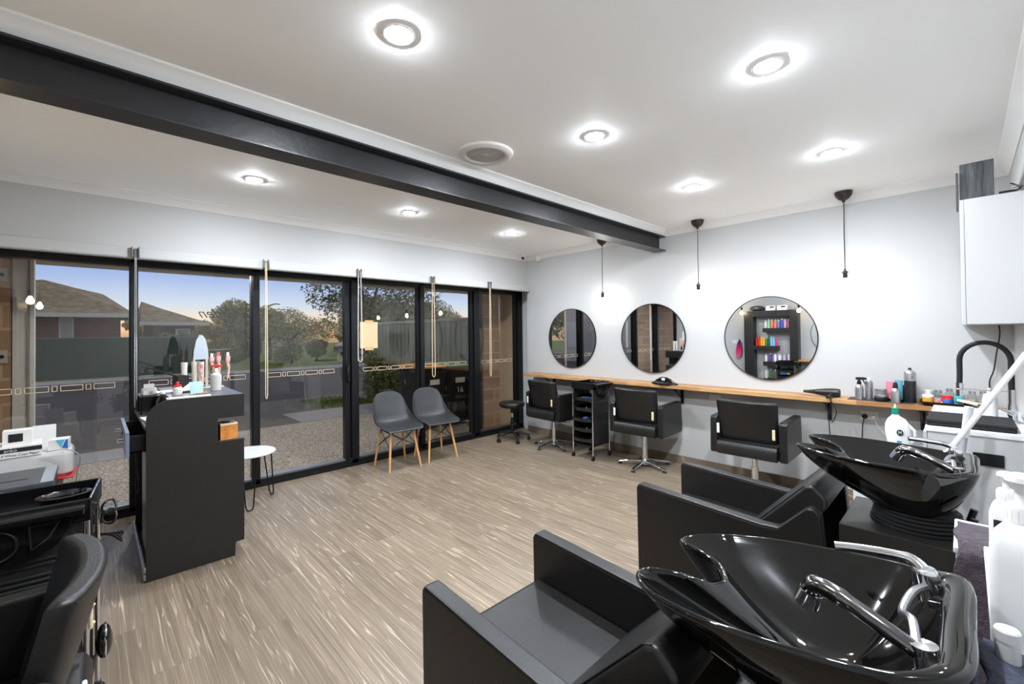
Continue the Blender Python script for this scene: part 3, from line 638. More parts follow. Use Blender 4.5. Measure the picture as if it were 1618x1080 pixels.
# dryer dock, like a flattened oval with a raised arch
t = thing('clipper_dock', 'flat oval glossy black hair tool dock on the shelf under the middle mirror', 'hair tool', (4.45, 2.26, ZS), PI / 2)
obj('oval_base', lathe(bm_new(), [(0, 0), (0.095, 0), (0.10, 0.006), (0.10, 0.016), (0.085, 0.026), (0.05, 0.034), (0, 0.036)], seg=40, sxy=(1.5, 0.62)), gplastic, t, sharp=1.0)
a_ = bm_new(); tube(a_, [(-0.11, 0, 0.018), (-0.07, 0, 0.042), (-0.02, 0, 0.056), (0.03, 0, 0.056), (0.075, 0, 0.040), (0.115, 0, 0.018)], [0.010, 0.018, 0.024, 0.024, 0.018, 0.010], 14); obj('raised_body', a_, gplastic, t)
obj('display', box(bm_new(), -0.018, 0.018, 0.018, 0.030, 0.044, 0.070, 0.003), wplastic, t)
# hair dryer lying on its side
t = thing('hair_dryer', 'black hair dryer lying on the shelf right of the largest mirror', 'hair dryer', (4.49, 0.825, ZS + 0.038), PI / 2 + 0.1); t.scale = (0.86, 0.86, 0.86)
b_ = bm_new(); rs = []
for x, r_ in ((0.115, 0.030), (0.110, 0.038), (0.09, 0.043), (0.05, 0.043), (0.0, 0.039), (-0.05, 0.031), (-0.085, 0.026), (-0.090, 0.023)):
    rs.append([Vector((-x * -1 * 1.0, r_ * math.cos(a), r_ * math.sin(a))) for a in [2 * PI * k / 24 for k in range(24)]])
for r in rs:
    for v in r: v.x *= -1
loft(b_, rs); obj('body', b_, bplastic, t)
n_ = bm_new(); rs = []
for x, ry_, rz_ in ((0.088, 0.024, 0.024), (0.12, 0.024, 0.020), (0.175, 0.030, 0.014), (0.185, 0.030, 0.013)):
    rs.append([Vector((x, ry_ * math.cos(a), rz_ * math.sin(a))) for a in [2 * PI * k / 20 for k in range(20)]])
loft(n_, rs); obj('nozzle', n_, gplastic, t)
h_ = bm_new(); tube(h_, [(-0.05, 0.02, -0.015), (-0.045, 0.07, -0.022), (-0.03, 0.12, -0.026), (-0.02, 0.155, -0.028)], [0.018, 0.017, 0.016, 0.013], 14); obj('handle', h_, bplastic, t)
obj('logo_badge', box(bm_new(), -0.085, -0.068, -0.028, -0.020, 0.028, 0.036, 0.002), gplas, t)
cord = bm_new(); tube(cord, catmull([(4.345, 0.765, ZS + 0.018), (4.365, 0.77, ZS + 0.006), (4.385, 0.775, ZS - 0.05), (4.41 - 0.02, 0.79, 0.70), (4.385, 0.775, 0.45), (4.40, 0.76, 0.20), (4.38, 0.81, 0.02), (4.30, 0.86, 0.006)], 8, False), 0.0038, 8)
tube(cord, catmull([(4.372, 0.77, ZS - 0.02), (4.37, 0.735, ZS - 0.09), (4.37, 0.75, ZS - 0.16), (4.385, 0.772, ZS - 0.20)], 6, False), 0.0035, 8)
obj('dryer_cord', cord, bplastic, label='black hair dryer cord hanging from the shelf edge to the floor', cat='cord')

small('bench_mat', box(bm_new(), -0.09, 0.09, -0.20, 0.20, 0, 0.003, 0.001), M('dark_mat', (58, 56, 56), 0.8), (4.525, 0.475, ZS), 'thin dark mat under the silver bottles on the timber shelf', 'mat')
ZM = ZS + 0.0035
def bottle(prof, m, loc, label, cat='bottle', name='bottle', parts=(), group=None, sxy=(1, 1), rz=0, seg=28):
    t = thing(name, label, cat, loc, rz, group)
    obj('body', lathe(bm_new(), prof, seg=seg, sxy=sxy), m, t, sharp=0.7)
    for pn_, pb, pm_ in parts: obj(pn_, pb, pm_, t)
    return t
def trigger(z):
    b_ = bm_new(); cyl(b_, (0, 0, z), (0, 0, z + 0.02), 0.015, seg=18); cyl(b_, (0, 0, z + 0.02), (0, 0, z + 0.035), 0.010, seg=14)
    prism(b_, [(-0.022, z + 0.035), (0.040, z + 0.038), (0.052, z + 0.044), (0.052, z + 0.052), (0.030, z + 0.058), (-0.022, z + 0.056)], 'x', -0.009, 0.009, 0.003, mat=Matrix.Rotation(-PI / 2, 4, 'Z'))
    tube(b_, [(0.022, 0, z + 0.040), (0.030, 0, z + 0.020), (0.040, 0, z + 0.004)], 0.004, 8); return b_
bottle([(0, 0), (0.026, 0), (0.028, 0.004), (0.028, 0.09), (0.024, 0.108), (0.014, 0.118), (0.012, 0.124), (0, 0.124)], silverp, (4.48, 0.60, ZM), 'silver metal spray bottle with black trigger, leftmost bottle on the shelf', 'spray bottle', 'spray_bottle', [('trigger_head', trigger(0.122), bplastic)], rz=-PI / 2)
bottle([(0, 0), (0.025, 0), (0.027, 0.004), (0.027, 0.135), (0.022, 0.148), (0.014, 0.152), (0.014, 0.165), (0.008, 0.172), (0, 0.173)], silverp, (4.525, 0.545, ZM), 'tall silver aerosol can with white cap behind the spray bottle', 'can', 'aerosol_can', [('cap', lathe(bm_new(), [(0.0, 0.150), (0.016, 0.150), (0.016, 0.170), (0.010, 0.176), (0, 0.177)]), wplastic)])
jar_p = [(0, 0), (0.038, 0), (0.042, 0.006), (0.042, 0.028), (0.036, 0.036), (0, 0.036)]
bottle(jar_p, bplastic, (4.47, 0.465, ZM), 'round dark glass jar at the bottom of the two-jar stack', 'jar', 'hair_wax_jar', [('lid', lathe(bm_new(), [(0, 0.036), (0.043, 0.036), (0.043, 0.052), (0.040, 0.055), (0, 0.055)]), silverp)])
bottle([(0, 0), (0.034, 0), (0.037, 0.005), (0.037, 0.022), (0.03, 0.028), (0, 0.028)], M('grey_glass', (120, 122, 124), 0.2), (4.47, 0.465, ZM + 0.0555), 'round grey jar with silver lid on top of the two-jar stack', 'jar', 'hair_wax_jar', [('lid', lathe(bm_new(), [(0, 0.028), (0.038, 0.028), (0.038, 0.042), (0.035, 0.045), (0, 0.045)]), silverp)])
bottle([(0, 0), (0.026, 0), (0.028, 0.004), (0.028, 0.085), (0.023, 0.104), (0.014, 0.114), (0, 0.116)], silverp, (4.435, 0.375, ZM), 'silver metal bottle with black nozzle in front of the pink tube', 'bottle', 'silver_bottle', [('nozzle', lathe(bm_new(), [(0, 0.112), (0.016, 0.112), (0.014, 0.140), (0.009, 0.158), (0, 0.158)]), bplastic)])
def tube_pkg(name, m, loc, label, h=0.14, w=0.024, tilt=0.0, capm=None):
    t = thing(name, label, 'tube', loc); b_ = bm_new(); rs = []
    for k in range(7):
        f = k / 6; rx = w; ry = w * (1 - f) + 0.002 * f; rs.append([Vector((tilt * (h * f), rx * math.cos(a), 0)) + Vector((ry * math.sin(a), 0, 0.018 + (h - 0.018) * f)) for a in [2 * PI * i / 20 for i in range(20)]])
    loft(b_, rs); obj('body', b_, m, t); obj('cap', lathe(bm_new(), [(0, 0), (w * 0.8, 0), (w * 0.85, 0.018), (0, 0.018)], seg=20), capm or bplastic, t); return t
tube_pkg('product_tube', M('pink_tube', (226, 110, 130), 0.45), (4.545, 0.415, ZM), 'pink tube standing behind the silver bottle on the shelf', 0.15)
tube_pkg('product_tube', M('teal_tube', (70, 130, 150), 0.45), (4.52, 0.362, ZM), 'teal-blue tube leaning right of the pink tube on the shelf', 0.165, tilt=0.1)
tube_pkg('product_tube', M('charcoal_tube', (46, 44, 42), 0.45), (4.58, 0.352 - 0.0, ZS), 'dark grey pouch-like tube standing left of the big black aerosol can', 0.13, 0.03)
bc = thing('aerosol_can', 'large aerosol can, black below and silver above, marked 2, tallest thing on the shelf', 'can', (4.54, 0.298, ZS + 0.0))
obj('body', lathe(bm_new(), [(0, 0), (0.034, 0), (0.036, 0.004), (0.036, 0.17), (0, 0.17)], seg=32), M('can_black', (34, 34, 36), 0.3), bc)
obj('top_band', lathe(bm_new(), [(0, 0.17), (0.036, 0.17), (0.036, 0.228), (0.030, 0.240), (0.014, 0.252), (0, 0.253)], seg=32), silverp, bc)
obj('nozzle', lathe(bm_new(), [(0, 0.250), (0.012, 0.250), (0.011, 0.262), (0.006, 0.270), (0, 0.270)], seg=16), bplastic, bc)
text('number_mark', '2', M('label_black', (20, 20, 20), 0.5), bc, (-0.0362, -0.014, 0.198), FX, 0.030)
# plastic tray with odds and ends
t = thing('plastic_tray', 'shallow black plastic tray at the right end of the timber shelf', 'tray', (4.51, 0.115, ZS))
tr = bm_new(); rs = []
def rrect(hx, hy, r, z, n=6):
    o = []
    for cx, cy, a0 in ((hx - r, hy - r, 0), (-hx + r, hy - r, PI / 2), (-hx + r, -hy + r, PI), (hx - r, -hy + r, 1.5 * PI)):
        for i in range(n + 1): a = a0 + PI / 2 * i / n; o.append(Vector((cx + r * math.cos(a), cy + r * math.sin(a), z)))
    return o
rs = [rrect(0.070, 0.105, 0.02, 0.0), rrect(0.092, 0.132, 0.02, 0.032), rrect(0.102, 0.142, 0.02, 0.033), rrect(0.102, 0.142, 0.02, 0.029), rrect(0.090, 0.130, 0.02, 0.028), rrect(0.068, 0.103, 0.02, 0.004)]
rs = rs[::1]; loft(tr, [rs[5], rs[2], rs[1], rs[0]]); 
obj('tray_body', tr, gplastic, t)
ZTY = ZS + 0.006
bottle([(0, 0), (0.030, 0), (0.032, 0.004), (0.032, 0.034), (0.030, 0.038), (0, 0.038)], M('amber_gel', (214, 150, 62), 0.25), (4.462, 0.195, ZTY + 0.018), 'amber gel jar with white lid at the left of the black tray', 'jar', 'gel_jar', [('lid', lathe(bm_new(), [(0, 0.0385), (0.033, 0.0385), (0.033, 0.052), (0.030, 0.055), (0, 0.055)]), wplastic)])
bottle([(0, 0), (0.030, 0), (0.032, 0.004), (0.032, 0.040), (0, 0.040)], M('blue_jar', (60, 110, 180), 0.35), (4.475, 0.095, ZTY + 0.012), 'blue jar with a bright red lid in the black tray', 'jar', 'product_jar', [('lid', lathe(bm_new(), [(0, 0.0405), (0.030, 0.0405), (0.030, 0.060), (0.026, 0.063), (0, 0.063)]), red)])
bx_ = thing('product_box', 'small upright teal box in the black tray beside the red-lidded jar', 'box', (4.475, 0.040, ZTY + 0.012)); obj('carton', box(bm_new(), -0.012, 0.012, -0.020, 0.020, 0, 0.062, 0.001), M('teal_box', (40, 165, 175), 0.5), bx_); obj('carton_label', box(bm_new(), -0.0128, -0.012, -0.010, 0.012, 0.02, 0.045), M('teal_dark', (16, 80, 96), 0.5), bx_)
small('hair_tie_bundle', ball(ball(ball(bm_new(), (0, 0, 0.012), 0.013), (0, -0.02, 0.011), 0.012), (0.008, -0.01, 0.026), 0.012), M('pink_orange_ties', (230, 120, 120), 0.6, var=0.5, scale=60), (4.445, 0.145, ZTY + 0.012), 'small pink and orange hair ties in the tray, right of the amber jar', 'hair tie')
cs = thing('card_stack', 'cream booklet leaning at the right end of the black tray', 'booklet', (4.47, -0.02, ZTY + 0.03)); cbm = box(bm_new(), -0.045, 0.045, -0.07, 0.07, 0, 0.014, 0.002, mat=Matrix.Rotation(0.22, 4, 'X')); obj('booklet', cbm, M('cream_card', (216, 206, 190), 0.6), cs)
obj('booklet_print', box(bm_new(), -0.0465, -0.044, -0.062, -0.035, -0.005, 0.004), lam_black, cs)
clr = [((4.585, 0.145), 'left one of the clear capped jars behind the tray', 0.085, 0.026), ((4.59, 0.085), 'second clear capped jar from the left behind the tray', 0.10, 0.024), ((4.60, 0.030), 'third clear capped jar from the left behind the tray', 0.085, 0.022), ((4.59, -0.03), 'fourth clear capped jar from the left behind the tray', 0.09, 0.024), ((4.60, -0.085), 'rightmost clear capped jar behind the tray', 0.095, 0.022)]
for (x, y), lb, h__, r__ in clr:
    bottle([(0, 0), (r__, 0), (r__ + 0.001, 0.003), (r__ + 0.001, h__ - 0.01), (r__ * 0.7, h__), (0, h__)], clearm, (x, y, ZS), lb, 'jar', 'glass_jar', [('contents', lathe(bm_new(), [(0, 0.003), (r__ - 0.003, 0.003), (r__ - 0.003, h__ * 0.55), (0, h__ * 0.55)], seg=16), M('pearl_contents', (206, 200, 190), 0.5, var=0.3, scale=90)), ('cap', lathe(bm_new(), [(0, h__), (r__ * 0.75, h__), (r__ * 0.75, h__ + 0.022), (0, h__ + 0.022)], seg=20), silverp)], 'clear jars behind the tray', seg=20)
bottle([(0, 0), (0.027, 0), (0.027, 0.085), (0.024, 0.09), (0, 0.09)], wplastic, (4.59, 0.198, ZS), 'white cylindrical tub behind the amber jar, right of the big can', 'tub', 'white_tub', [('lid', lathe(bm_new(), [(0, 0.0905), (0.0285, 0.0905), (0.0285, 0.104), (0, 0.104)]), trimw)])

# ================================================================== SHAMPOO UNITS
OUT = [(0, -.285), (.14, -.285), (.195, -.262), (.222, -.19), (.236, -.09), (.240, .01), (.236, .09), (.220, .165), (.196, .225), (.163, .272), (.128, .296), (.096, .290), (.078, .255), (.062, .21), (.044, .172), (.018, .152)]
def basin_outline():
    half = [Vector((x, y, 0)) for x, y in OUT]
    full = half + [Vector((-p.x, p.y, 0)) for p in half[::-1] if abs(p.x) > 1e-6]
    # insert notch centre
    i = len(half); full.insert(i, Vector((0, .146, 0)))
    return catmull(full, 6, True)
def make_basin_mesh():
    C = basin_outline(); n = len(C)
    nor = []
    for i in range(n):
        d = (C[(i + 1) % n] - C[i - 1]).normalized(); nor.append(Vector((-d.y, d.x, 0)))   # inward for CCW
    area = sum(C[i].x * C[(i + 1) % n].y - C[(i + 1) % n].x * C[i].y for i in range(n))
    if area < 0: nor = [-v for v in nor]
    def zr(p):
        z = 0.0
        if abs(p.x) < 0.085 and p.y > 0.12: z -= 0.030 * max(0, min(1, 1 - (p.y - 0.15) / 0.12)) * max(0, 1 - max(0, abs(p.x) - 0.03) / 0.055)
        if p.y < -0.2: z += 0.012 * min(1, (-0.2 - p.y) / 0.06)
        return z
    def thick(p):
        w = 1.0
        if p.y > 0.2: w = 0.72
        if p.y < -0.17: w = 1.0 + 1.6 * min(1, (-0.17 - p.y) / 0.10)
        return w
    def ring_in(off, dz): return [C[i] + nor[i] * off * thick(C[i]) + Vector((0, 0, zr(C[i]) + dz)) for i in range(n)]
    R = []
    bc = Vector((0, -0.10, 0))
    for s_ in (1.0, 0.97, 0.86, 0.72, 0.56, 0.40, 0.26, 0.14, 0.06):     # outer body, from base up to the rim
        rg = []
        for i in range(n):
            th = math.atan2(C[i].y - bc.y, C[i].x - bc.x); base = bc + Vector((0.125 * math.cos(th), 0.115 * math.sin(th), 0))
            f = s_ ** 1.45
            p = C[i].lerp(base, f); p.z = zr(C[i]) - 0.012 - 0.205 * s_ ** 0.92; rg.append(p)
        R.append(rg)
    R.append(ring_in(0.0, -0.010)); R.append(ring_in(0.0015, -0.003)); R.append(ring_in(0.007, 0.0)); R.append(ring_in(0.013, -0.001)); R.append(ring_in(0.018, -0.008))
    ic = Vector((0.0, -0.055, 0)); rin = [p.copy() for p in R[-1]]
    for s_ in (0.08, 0.18, 0.30, 0.44, 0.58, 0.72, 0.86, 0.95):
        rg = []
        for i in range(n):
            th = math.atan2(rin[i].y - ic.y, rin[i].x - ic.x); low = ic + Vector((0.03 * math.cos(th), 0.03 * math.sin(th), 0))
            p = rin[i].lerp(low, s_); p.z = rin[i].z + (-0.150 - rin[i].z) * math.sin(s_ * PI / 2) ** 1.15; rg.append(p)
        R.append(rg)
    k0 = len(R) - 8
    for _ in range(14):
        Q = [[p.copy() for p in r] for r in R]
        for a in list(range(k0, len(R) - 1)) + list(range(1, 9)):
            for i in range(n): Q[a][i] = R[a][i] * 0.4 + (R[a - 1][i] + R[a + 1][i] + R[a][i - 1] + R[a][(i + 1) % n]) * 0.15
        R = Q
    bm = bm_new(); loft(bm, R, True, True); return bm
def make_shampoo(cx, label, tilt, zrim, yb):
    t = thing('shampoo_station', label, 'shampoo chair', (cx, 0.75, 0), 0, 'shampoo stations')
    for s_ in (-1, 1):
        poly = [(0.515, 0.10), (0.520, 0.60), (0.505, 0.62), (-0.10, 0.585), (-0.17, 0.59), (-0.275, 0.700), (-0.30, 0.705), (-0.325, 0.685), (-0.37, 0.10)]
        obj('armrest', prism(bm_new(), poly, 'x', s_ * 0.238, s_ * 0.300, 0.011), leather, t)
        sm = bm_new(); s2m = bm_new()
        tube(s2m, [(s_ * (0.2395), 0.500, 0.607), (s_ * 0.2395, -0.10, 0.572), (s_ * 0.2395, -0.165, 0.577), (s_ * 0.2395, -0.270, 0.688)], 0.0022, 6)
        tube(sm, [(s_ * (0.2985), 0.500, 0.607), (s_ * 0.2985, -0.10, 0.572), (s_ * 0.2985, -0.165, 0.577), (s_ * 0.2985, -0.270, 0.688)], 0.0022, 6)
        obj('seam', sm, piping, t); obj('seam', s2m, piping, t)
    obj('seat', prism(bm_new(), [(0.495, 0.33), (0.500, 0.425), (0.475, 0.445), (0.02, 0.425), (0.00, 0.33)], 'x', -0.234, 0.234, 0.012), leather, t)
    obj('backrest', prism(bm_new(), [(0.06, 0.43), (-0.255, 0.775), (-0.285, 0.785), (-0.335, 0.735), (-0.335, 0.69), (-0.12, 0.43)], 'x', -0.230, 0.230, 0.016, seg=3), leather, t)
    for s_ in (-1, 1): obj('seam', tube(bm_new(), [(s_ * 0.222, 0.050, 0.4415), (s_ * 0.222, -0.250, 0.7685), (s_ * 0.222, -0.275, 0.779)], 0.002, 6), piping, t)
    pl = box(bm_new(), -0.215, 0.215, -0.73, -0.372, 0.015, 0.645, 0.004); obj('platform', pl, lam_black, t)
    b0 = yb - 0.75 - 0.10
    bl = bm_new(); pr = [(0, 0.646)]; zz = 0.646; top_z = zrim - 0.205; n_ = 5
    for k in range(n_): pr += [(0.150 - 0.004 * k, zz + 0.002), (0.150 - 0.004 * k, zz + 0.008), (0.140 - 0.004 * k, zz + 0.011)]; zz += (top_z - 0.646) / n_
    pr += [(0.12, top_z + 0.01), (0, top_z + 0.01)]
    lathe(bl, pr, (0, b0, 0), 40); obj('bellows', bl, rubber, t)
    for s_ in (-0.06, 0.06): obj('strut', tube(bm_new(), [(s_ - 0.10, b0 - 0.135, 0.648), (s_ - 0.10, b0 - 0.165, 0.76)], 0.011, 8), blackf, t)
    bs = obj('basin', make_basin_mesh(), gloss, t, sharp=1.4, subd=1)
    bs.location = (0, yb - 0.75, zrim); bs.rotation_euler = (tilt, 0, 0)
    # drain
    obj('drain', lathe(bm_new(), [(0, -0.1492), (0.022, -0.1492), (0.024, -0.1465), (0.016, -0.144), (0, -0.1445)], (0, -0.055, 0), 24), chrome, bs)
    # hand shower resting across the rear deck
    sh = bm_new(); tube(sh, catmull([(-0.045, -0.055, 0.018), (-0.058, -0.075, 0.034), (-0.080, -0.115, 0.030), (-0.108, -0.170, 0.014), (-0.125, -0.215, -0.004)], 5, False), [0.019] + [0.020] * 4 + [0.0165] * 6 + [0.014] * 10, 16)
    obj('hand_shower', sh, M('dark_chrome', (120, 120, 122), 0.12, metal=1.0), bs)
    hd = bm_new(); cyl(hd, (-0.046, -0.056, 0.016), (-0.040, -0.042, -0.012), 0.020, 0.022, 20); obj('spray_head', hd, chrome, bs)
    fc = bm_new(); lathe(fc, [(0, -0.03), (0.022, -0.03), (0.022, 0.022), (0.018, 0.030), (0, 0.032)], (0.135, -0.215, 0), 20)
    tube(fc, catmull([(0.135, -0.215, 0.026), (0.148, -0.190, 0.040), (0.138, -0.120, 0.046), (0.125, -0.070, 0.048)], 5, False), [0.012] * 6 + [0.010] * 10, 14)
    obj('mixer_tap', fc, chrome, bs); fc = bm_new()
    lathe(fc, [(0, -0.04), (0.018, -0.04), (0.018, 0.010), (0, 0.012)], (-0.125, -0.225, 0), 20)
    obj('hose_outlet', fc, chrome, bs)
    hs = bm_new(); tube(hs, catmull([(-0.125, -0.215, 0.0), (-0.08, -0.21, 0.022), (-0.02, -0.19, 0.004), (0.05, -0.2, 0.012), (0.12, -0.215, 0.0)], 6, False), 0.007, 10); obj('hose', hs, brushed, bs)
    return t
make_shampoo(1.085, 'black shampoo chair and glossy basin in the front right foreground', math.radians(-7.5), 0.905, 0.275)
make_shampoo(2.455, 'second black shampoo chair and glossy basin, farther towards the mirror wall', math.radians(1.5), 0.925, 0.25)

# ledge with pump bottles and towels behind the basins
lt = thing('towel_ledge', 'narrow white ledge unit behind the basins holding the pump bottles', 'ledge', (1.45, -0.14, 0))
obj('carcass', box(bm_new(), -0.37, 0.40, -0.09, 0.095, 0.0, 0.80, 0.003), wplastic, lt); obj('top_board', box(bm_new(), -0.375, 0.405, -0.095, 0.112, 0.80, 0.822, 0.003), trimw, lt)
lt = thing('side_shelf', 'small white shelf unit between the pump bottles and the second basin', 'shelf', (2.05, -0.10, 0))
obj('carcass', box(bm_new(), -0.14, 0.14, -0.13, 0.13, 0.0, 0.76, 0.003), wplastic, lt); obj('top_board', box(bm_new(), -0.145, 0.145, -0.135, 0.135, 0.762, 0.78, 0.003), trimw, lt)
def pump_bottle(loc, s, label, rz=0, lab=True, g=1):
    t = thing('pump_bottle', label, 'pump bottle', loc, rz, 'white pump bottles')
    b_ = bm_new()
    rs = [rrect(0.045 * s * a, 0.034 * s * a, 0.016 * s * a, z * s) for a, z in ((0.92, 0.0), (1.0, 0.006), (1.0, 0.150), (0.97, 0.178), (0.82, 0.200), (0.55, 0.212), (0.42, 0.215))]
    loft(b_, rs); obj('body', b_, wplastic, t)
    c = lathe(bm_new(), [(0, 0.215 * s), (0.021 * s, 0.215 * s), (0.021 * s, 0.240 * s), (0.017 * s, 0.246 * s), (0, 0.246 * s)], seg=24)
    for k in range(18): a = 2 * PI * k / 18; box(c, 0.0205 * s * math.cos(a) - 0.001, 0.0205 * s * math.cos(a) + 0.001, 0.0205 * s * math.sin(a) - 0.001, 0.0205 * s * math.sin(a) + 0.001, 0.217 * s, 0.238 * s)
    obj('collar', c, trimw, t)
    p = bm_new(); cyl(p, (0, 0, 0.24 * s), (0, 0, 0.275 * s), 0.008 * s, seg=14)
    lathe(p, [(0, 0.27 * s), (0.012 * s, 0.27 * s), (0.020 * s, 0.285 * s), (0.019 * s, 0.293 * s), (0.010 * s, 0.298 * s), (0, 0.298 * s)], seg=20)
    tube(p, [(0, 0, 0.288 * s), (0.0, 0.03 * s, 0.290 * s), (0, 0.055 * s, 0.284 * s), (0, 0.066 * s, 0.272 * s)], [0.009 * s, 0.008 * s, 0.0065 * s, 0.005 * s], 12)
    obj('pump', p, wplastic, t)
    if lab:
        obj('label', box(bm_new(), 0.0458 * s, 0.0450 * s, -0.022 * s, 0.022 * s, 0.07 * s, 0.16 * s), M('black_label', (22, 22, 24), 0.5), t)
        obj('label', box(bm_new(), 0.0459 * s, 0.0450 * s, -0.022 * s, 0.022 * s, 0.022 * s, 0.068 * s), M('lilac_label', (214, 205, 214), 0.5), t)
        ln = bm_new()
        for k in range(5): box(ln, 0.0462 * s, 0.0457 * s, -0.016 * s, 0.014 * s, (0.085 + 0.013 * k) * s, (0.0865 + 0.013 * k) * s)
        obj('label_print', ln, wplastic, t)
    return t
pump_bottle((1.32, -0.072, 0.8225), 1.14, 'white pump bottle in front at the right edge, nearest the camera', PI - 0.25, False)
pump_bottle((1.70, -0.068, 0.8225), 0.86, 'white pump bottle with black label just behind the front one', PI - 0.15)
wt = thing('white_tub', 'low white capped tub standing beside the folded towels at the right edge', 'tub', (1.20, -0.045, 0.842)); wt.scale = (0.55, 0.55, 0.8); obj('body', lathe(bm_new(), [(0, 0), (0.028, 0), (0.03, 0.004), (0.03, 0.05), (0, 0.05)]), wplastic, wt); obj('cap', lathe(bm_new(), [(0, 0.0505), (0.032, 0.0505), (0.032, 0.072), (0.028, 0.076), (0, 0.076)]), trimw, wt)
def drape(name, m, x0, x1, ytop, yfront, ztop, zlow, label, amp=0.012, seed=1, layers=1):
    """a towel lying over an edge: flat on top, hanging down the front with folds"""
    rnd = random.Random(seed); ph = [rnd.uniform(0, 6) for _ in range(4)]; b_ = bm_new(); nx, ns = 26, 22; top, bot = [], []
    path = []; Lt = yfront - ytop; Lh = ztop - zlow
    for j in range(ns + 1):
        s_ = j / ns * (Lt + Lh)
        if s_ < Lt: path.append((ytop + s_, ztop, 0))
        else: path.append((yfront + 0.008, ztop - (s_ - Lt), 1))
    for off in (0, 1):
        G_ = []
        for i in range(nx + 1):
            x = x0 + (x1 - x0) * i / nx; row = []
            for j, (y, z, hang) in enumerate(path):
                d = amp * (0.35 + 0.65 * hang) * (math.sin(x * 46 + ph[0] + z * 5) + 0.6 * math.sin(x * 83 + ph[1] + y * 21) + 0.5 * math.sin(j * 0.9 + ph[2] + x * 15)) * 0.5 + amp
                th = 0.010 * (1 - off)
                row.append(b_.verts.new((x + 0.006 * math.sin(j * 1.1 + ph[3]), y + (d + th if hang else 0), z + (0 if hang else d + th + 0.001))))
            G_.append(row)
        for i in range(nx):
            for j in range(ns): b_.faces.new((G_[i][j], G_[i + 1][j], G_[i + 1][j + 1], G_[i][j + 1]))
        (top if off == 0 else bot).extend(G_)
    for j in range(ns): b_.faces.new((top[0][j], top[0][j + 1], bot[0][j + 1], bot[0][j])); b_.faces.new((top[nx][j], top[nx][j + 1], bot[nx][j + 1], bot[nx][j]))
    for i in range(nx): b_.faces.new((top[i][0], top[i + 1][0], bot[i + 1][0], bot[i][0])); b_.faces.new((top[i][ns], top[i + 1][ns], bot[i + 1][ns], bot[i][ns]))
    return obj(name, b_, m, label=label, cat='towel', sharp=3)
o_ = drape('towel', towel, -0.10, 0.030, -2.10, -1.905, 0.7815, 0.36, 'purple-grey towel hanging left of the labelled pump bottle', seed=3, amp=0.010); o_.rotation_euler.z = PI / 2
o_ = drape('towel', M('denim_towel', (66, 70, 86), 0.95, var=0.35, scale=50, bump=0.9, bscale=150), -0.215, -0.012, -1.24, -1.072, 0.8235, 0.40, 'blue-grey towel hanging at the lower right corner beside the front basin', seed=5, amp=0.016); o_.rotation_euler.z = PI / 2

# ------------------------------------------------------------------ bench cupboard by the right wall
bcab = thing('bench_cupboard', 'white bench cupboard behind the second basin, under the black towels', 'cupboard', (4.0, -0.04, 0))
obj('carcass', box(bm_new(), -0.59, 0.385, -0.19, 0.195, 0.08, 0.872, 0.002), white, bcab)
obj('bench_top', box(bm_new(), -0.60, 0.40, -0.195, 0.205, 0.874, 0.900, 0.003), trimw, bcab)
for k in range(2): obj('door', box(bm_new(), -0.585 + 0.485 * k, -0.105 + 0.485 * k, 0.197, 0.213, 0.09, 0.868, 0.002), white, bcab)
obj('kick', box(bm_new(), -0.57, 0.36, -0.19, 0.15, 0.0, 0.08), blackf, bcab)
hd = bm_new(); box(hd, -0.600, -0.5905, -0.093, 0.02, 0.722, 0.788, 0.003); obj('recessed_handle', hd, gplastic, bcab)
# tap with black arch
tp = thing('kitchen_tap', 'chrome kitchen tap with tall black arched hose over the bench', 'tap', (3.86, -0.185, 0.9005), 0)
cc = bm_new(); lathe(cc, [(0, 0), (0.030, 0), (0.030, 0.008), (0.022, 0.012), (0.020, 0.10), (0.017, 0.105), (0.017, 0.19), (0, 0.19)], seg=28); cyl(cc, (0, 0.0, 0.058), (-0.055, 0.0, 0.062), 0.018, seg=20); obj('column', cc, chrome, tp)
ar = bm_new(); A_ = []
for k in range(15): a = PI * k / 14; A_.append((0.0, 0.105 - 0.105 * math.cos(a), 0.355 + 0.110 * math.sin(a)))
tube(ar, [(0, 0, 0.18), (0, 0, 0.27)] + A_ + [(0, 0.21, 0.27), (0, 0.212, 0.215)], 0.0135, 16); obj('black_hose', ar, rubber, tp)
sp = bm_new(); cyl(sp, (0, 0.212, 0.135), (0, 0.212, 0.215), 0.018, seg=20); obj('spray_head', sp, chrome, tp)
cyl_ = bm_new(); cyl(cyl_, (0, 0.0, 0.178), (0, 0.215, 0.178), 0.0035, seg=8); tube(cyl_, [(0.018 * math.cos(a), 0.212 + 0.018 * math.sin(a), 0.178) for a in [2 * PI * k / 16 for k in range(16)]], 0.003, 6, closed=True); obj('hose_holder', cyl_, brushed, tp)
lv = bm_new(); tube(lv, [(-0.055, 0, 0.062), (-0.075, 0.02, 0.072), (-0.10, 0.05, 0.085)], [0.012, 0.008, 0.006], 10); obj('lever', lv, chrome, tp)
bottle([(0, 0), (0.030, 0), (0.033, 0.005), (0.033, 0.12), (0.026, 0.145), (0.012, 0.155), (0, 0.156)], M('pale_bottle', (232, 234, 232), 0.3), (3.93, -0.10, 0.9005), 'white dish soap bottle standing just left of the tap column', 'bottle', 'soap_bottle', [('cap', lathe(bm_new(), [(0, 0.155), (0.013, 0.155), (0.010, 0.185), (0, 0.187)]), wplastic)])
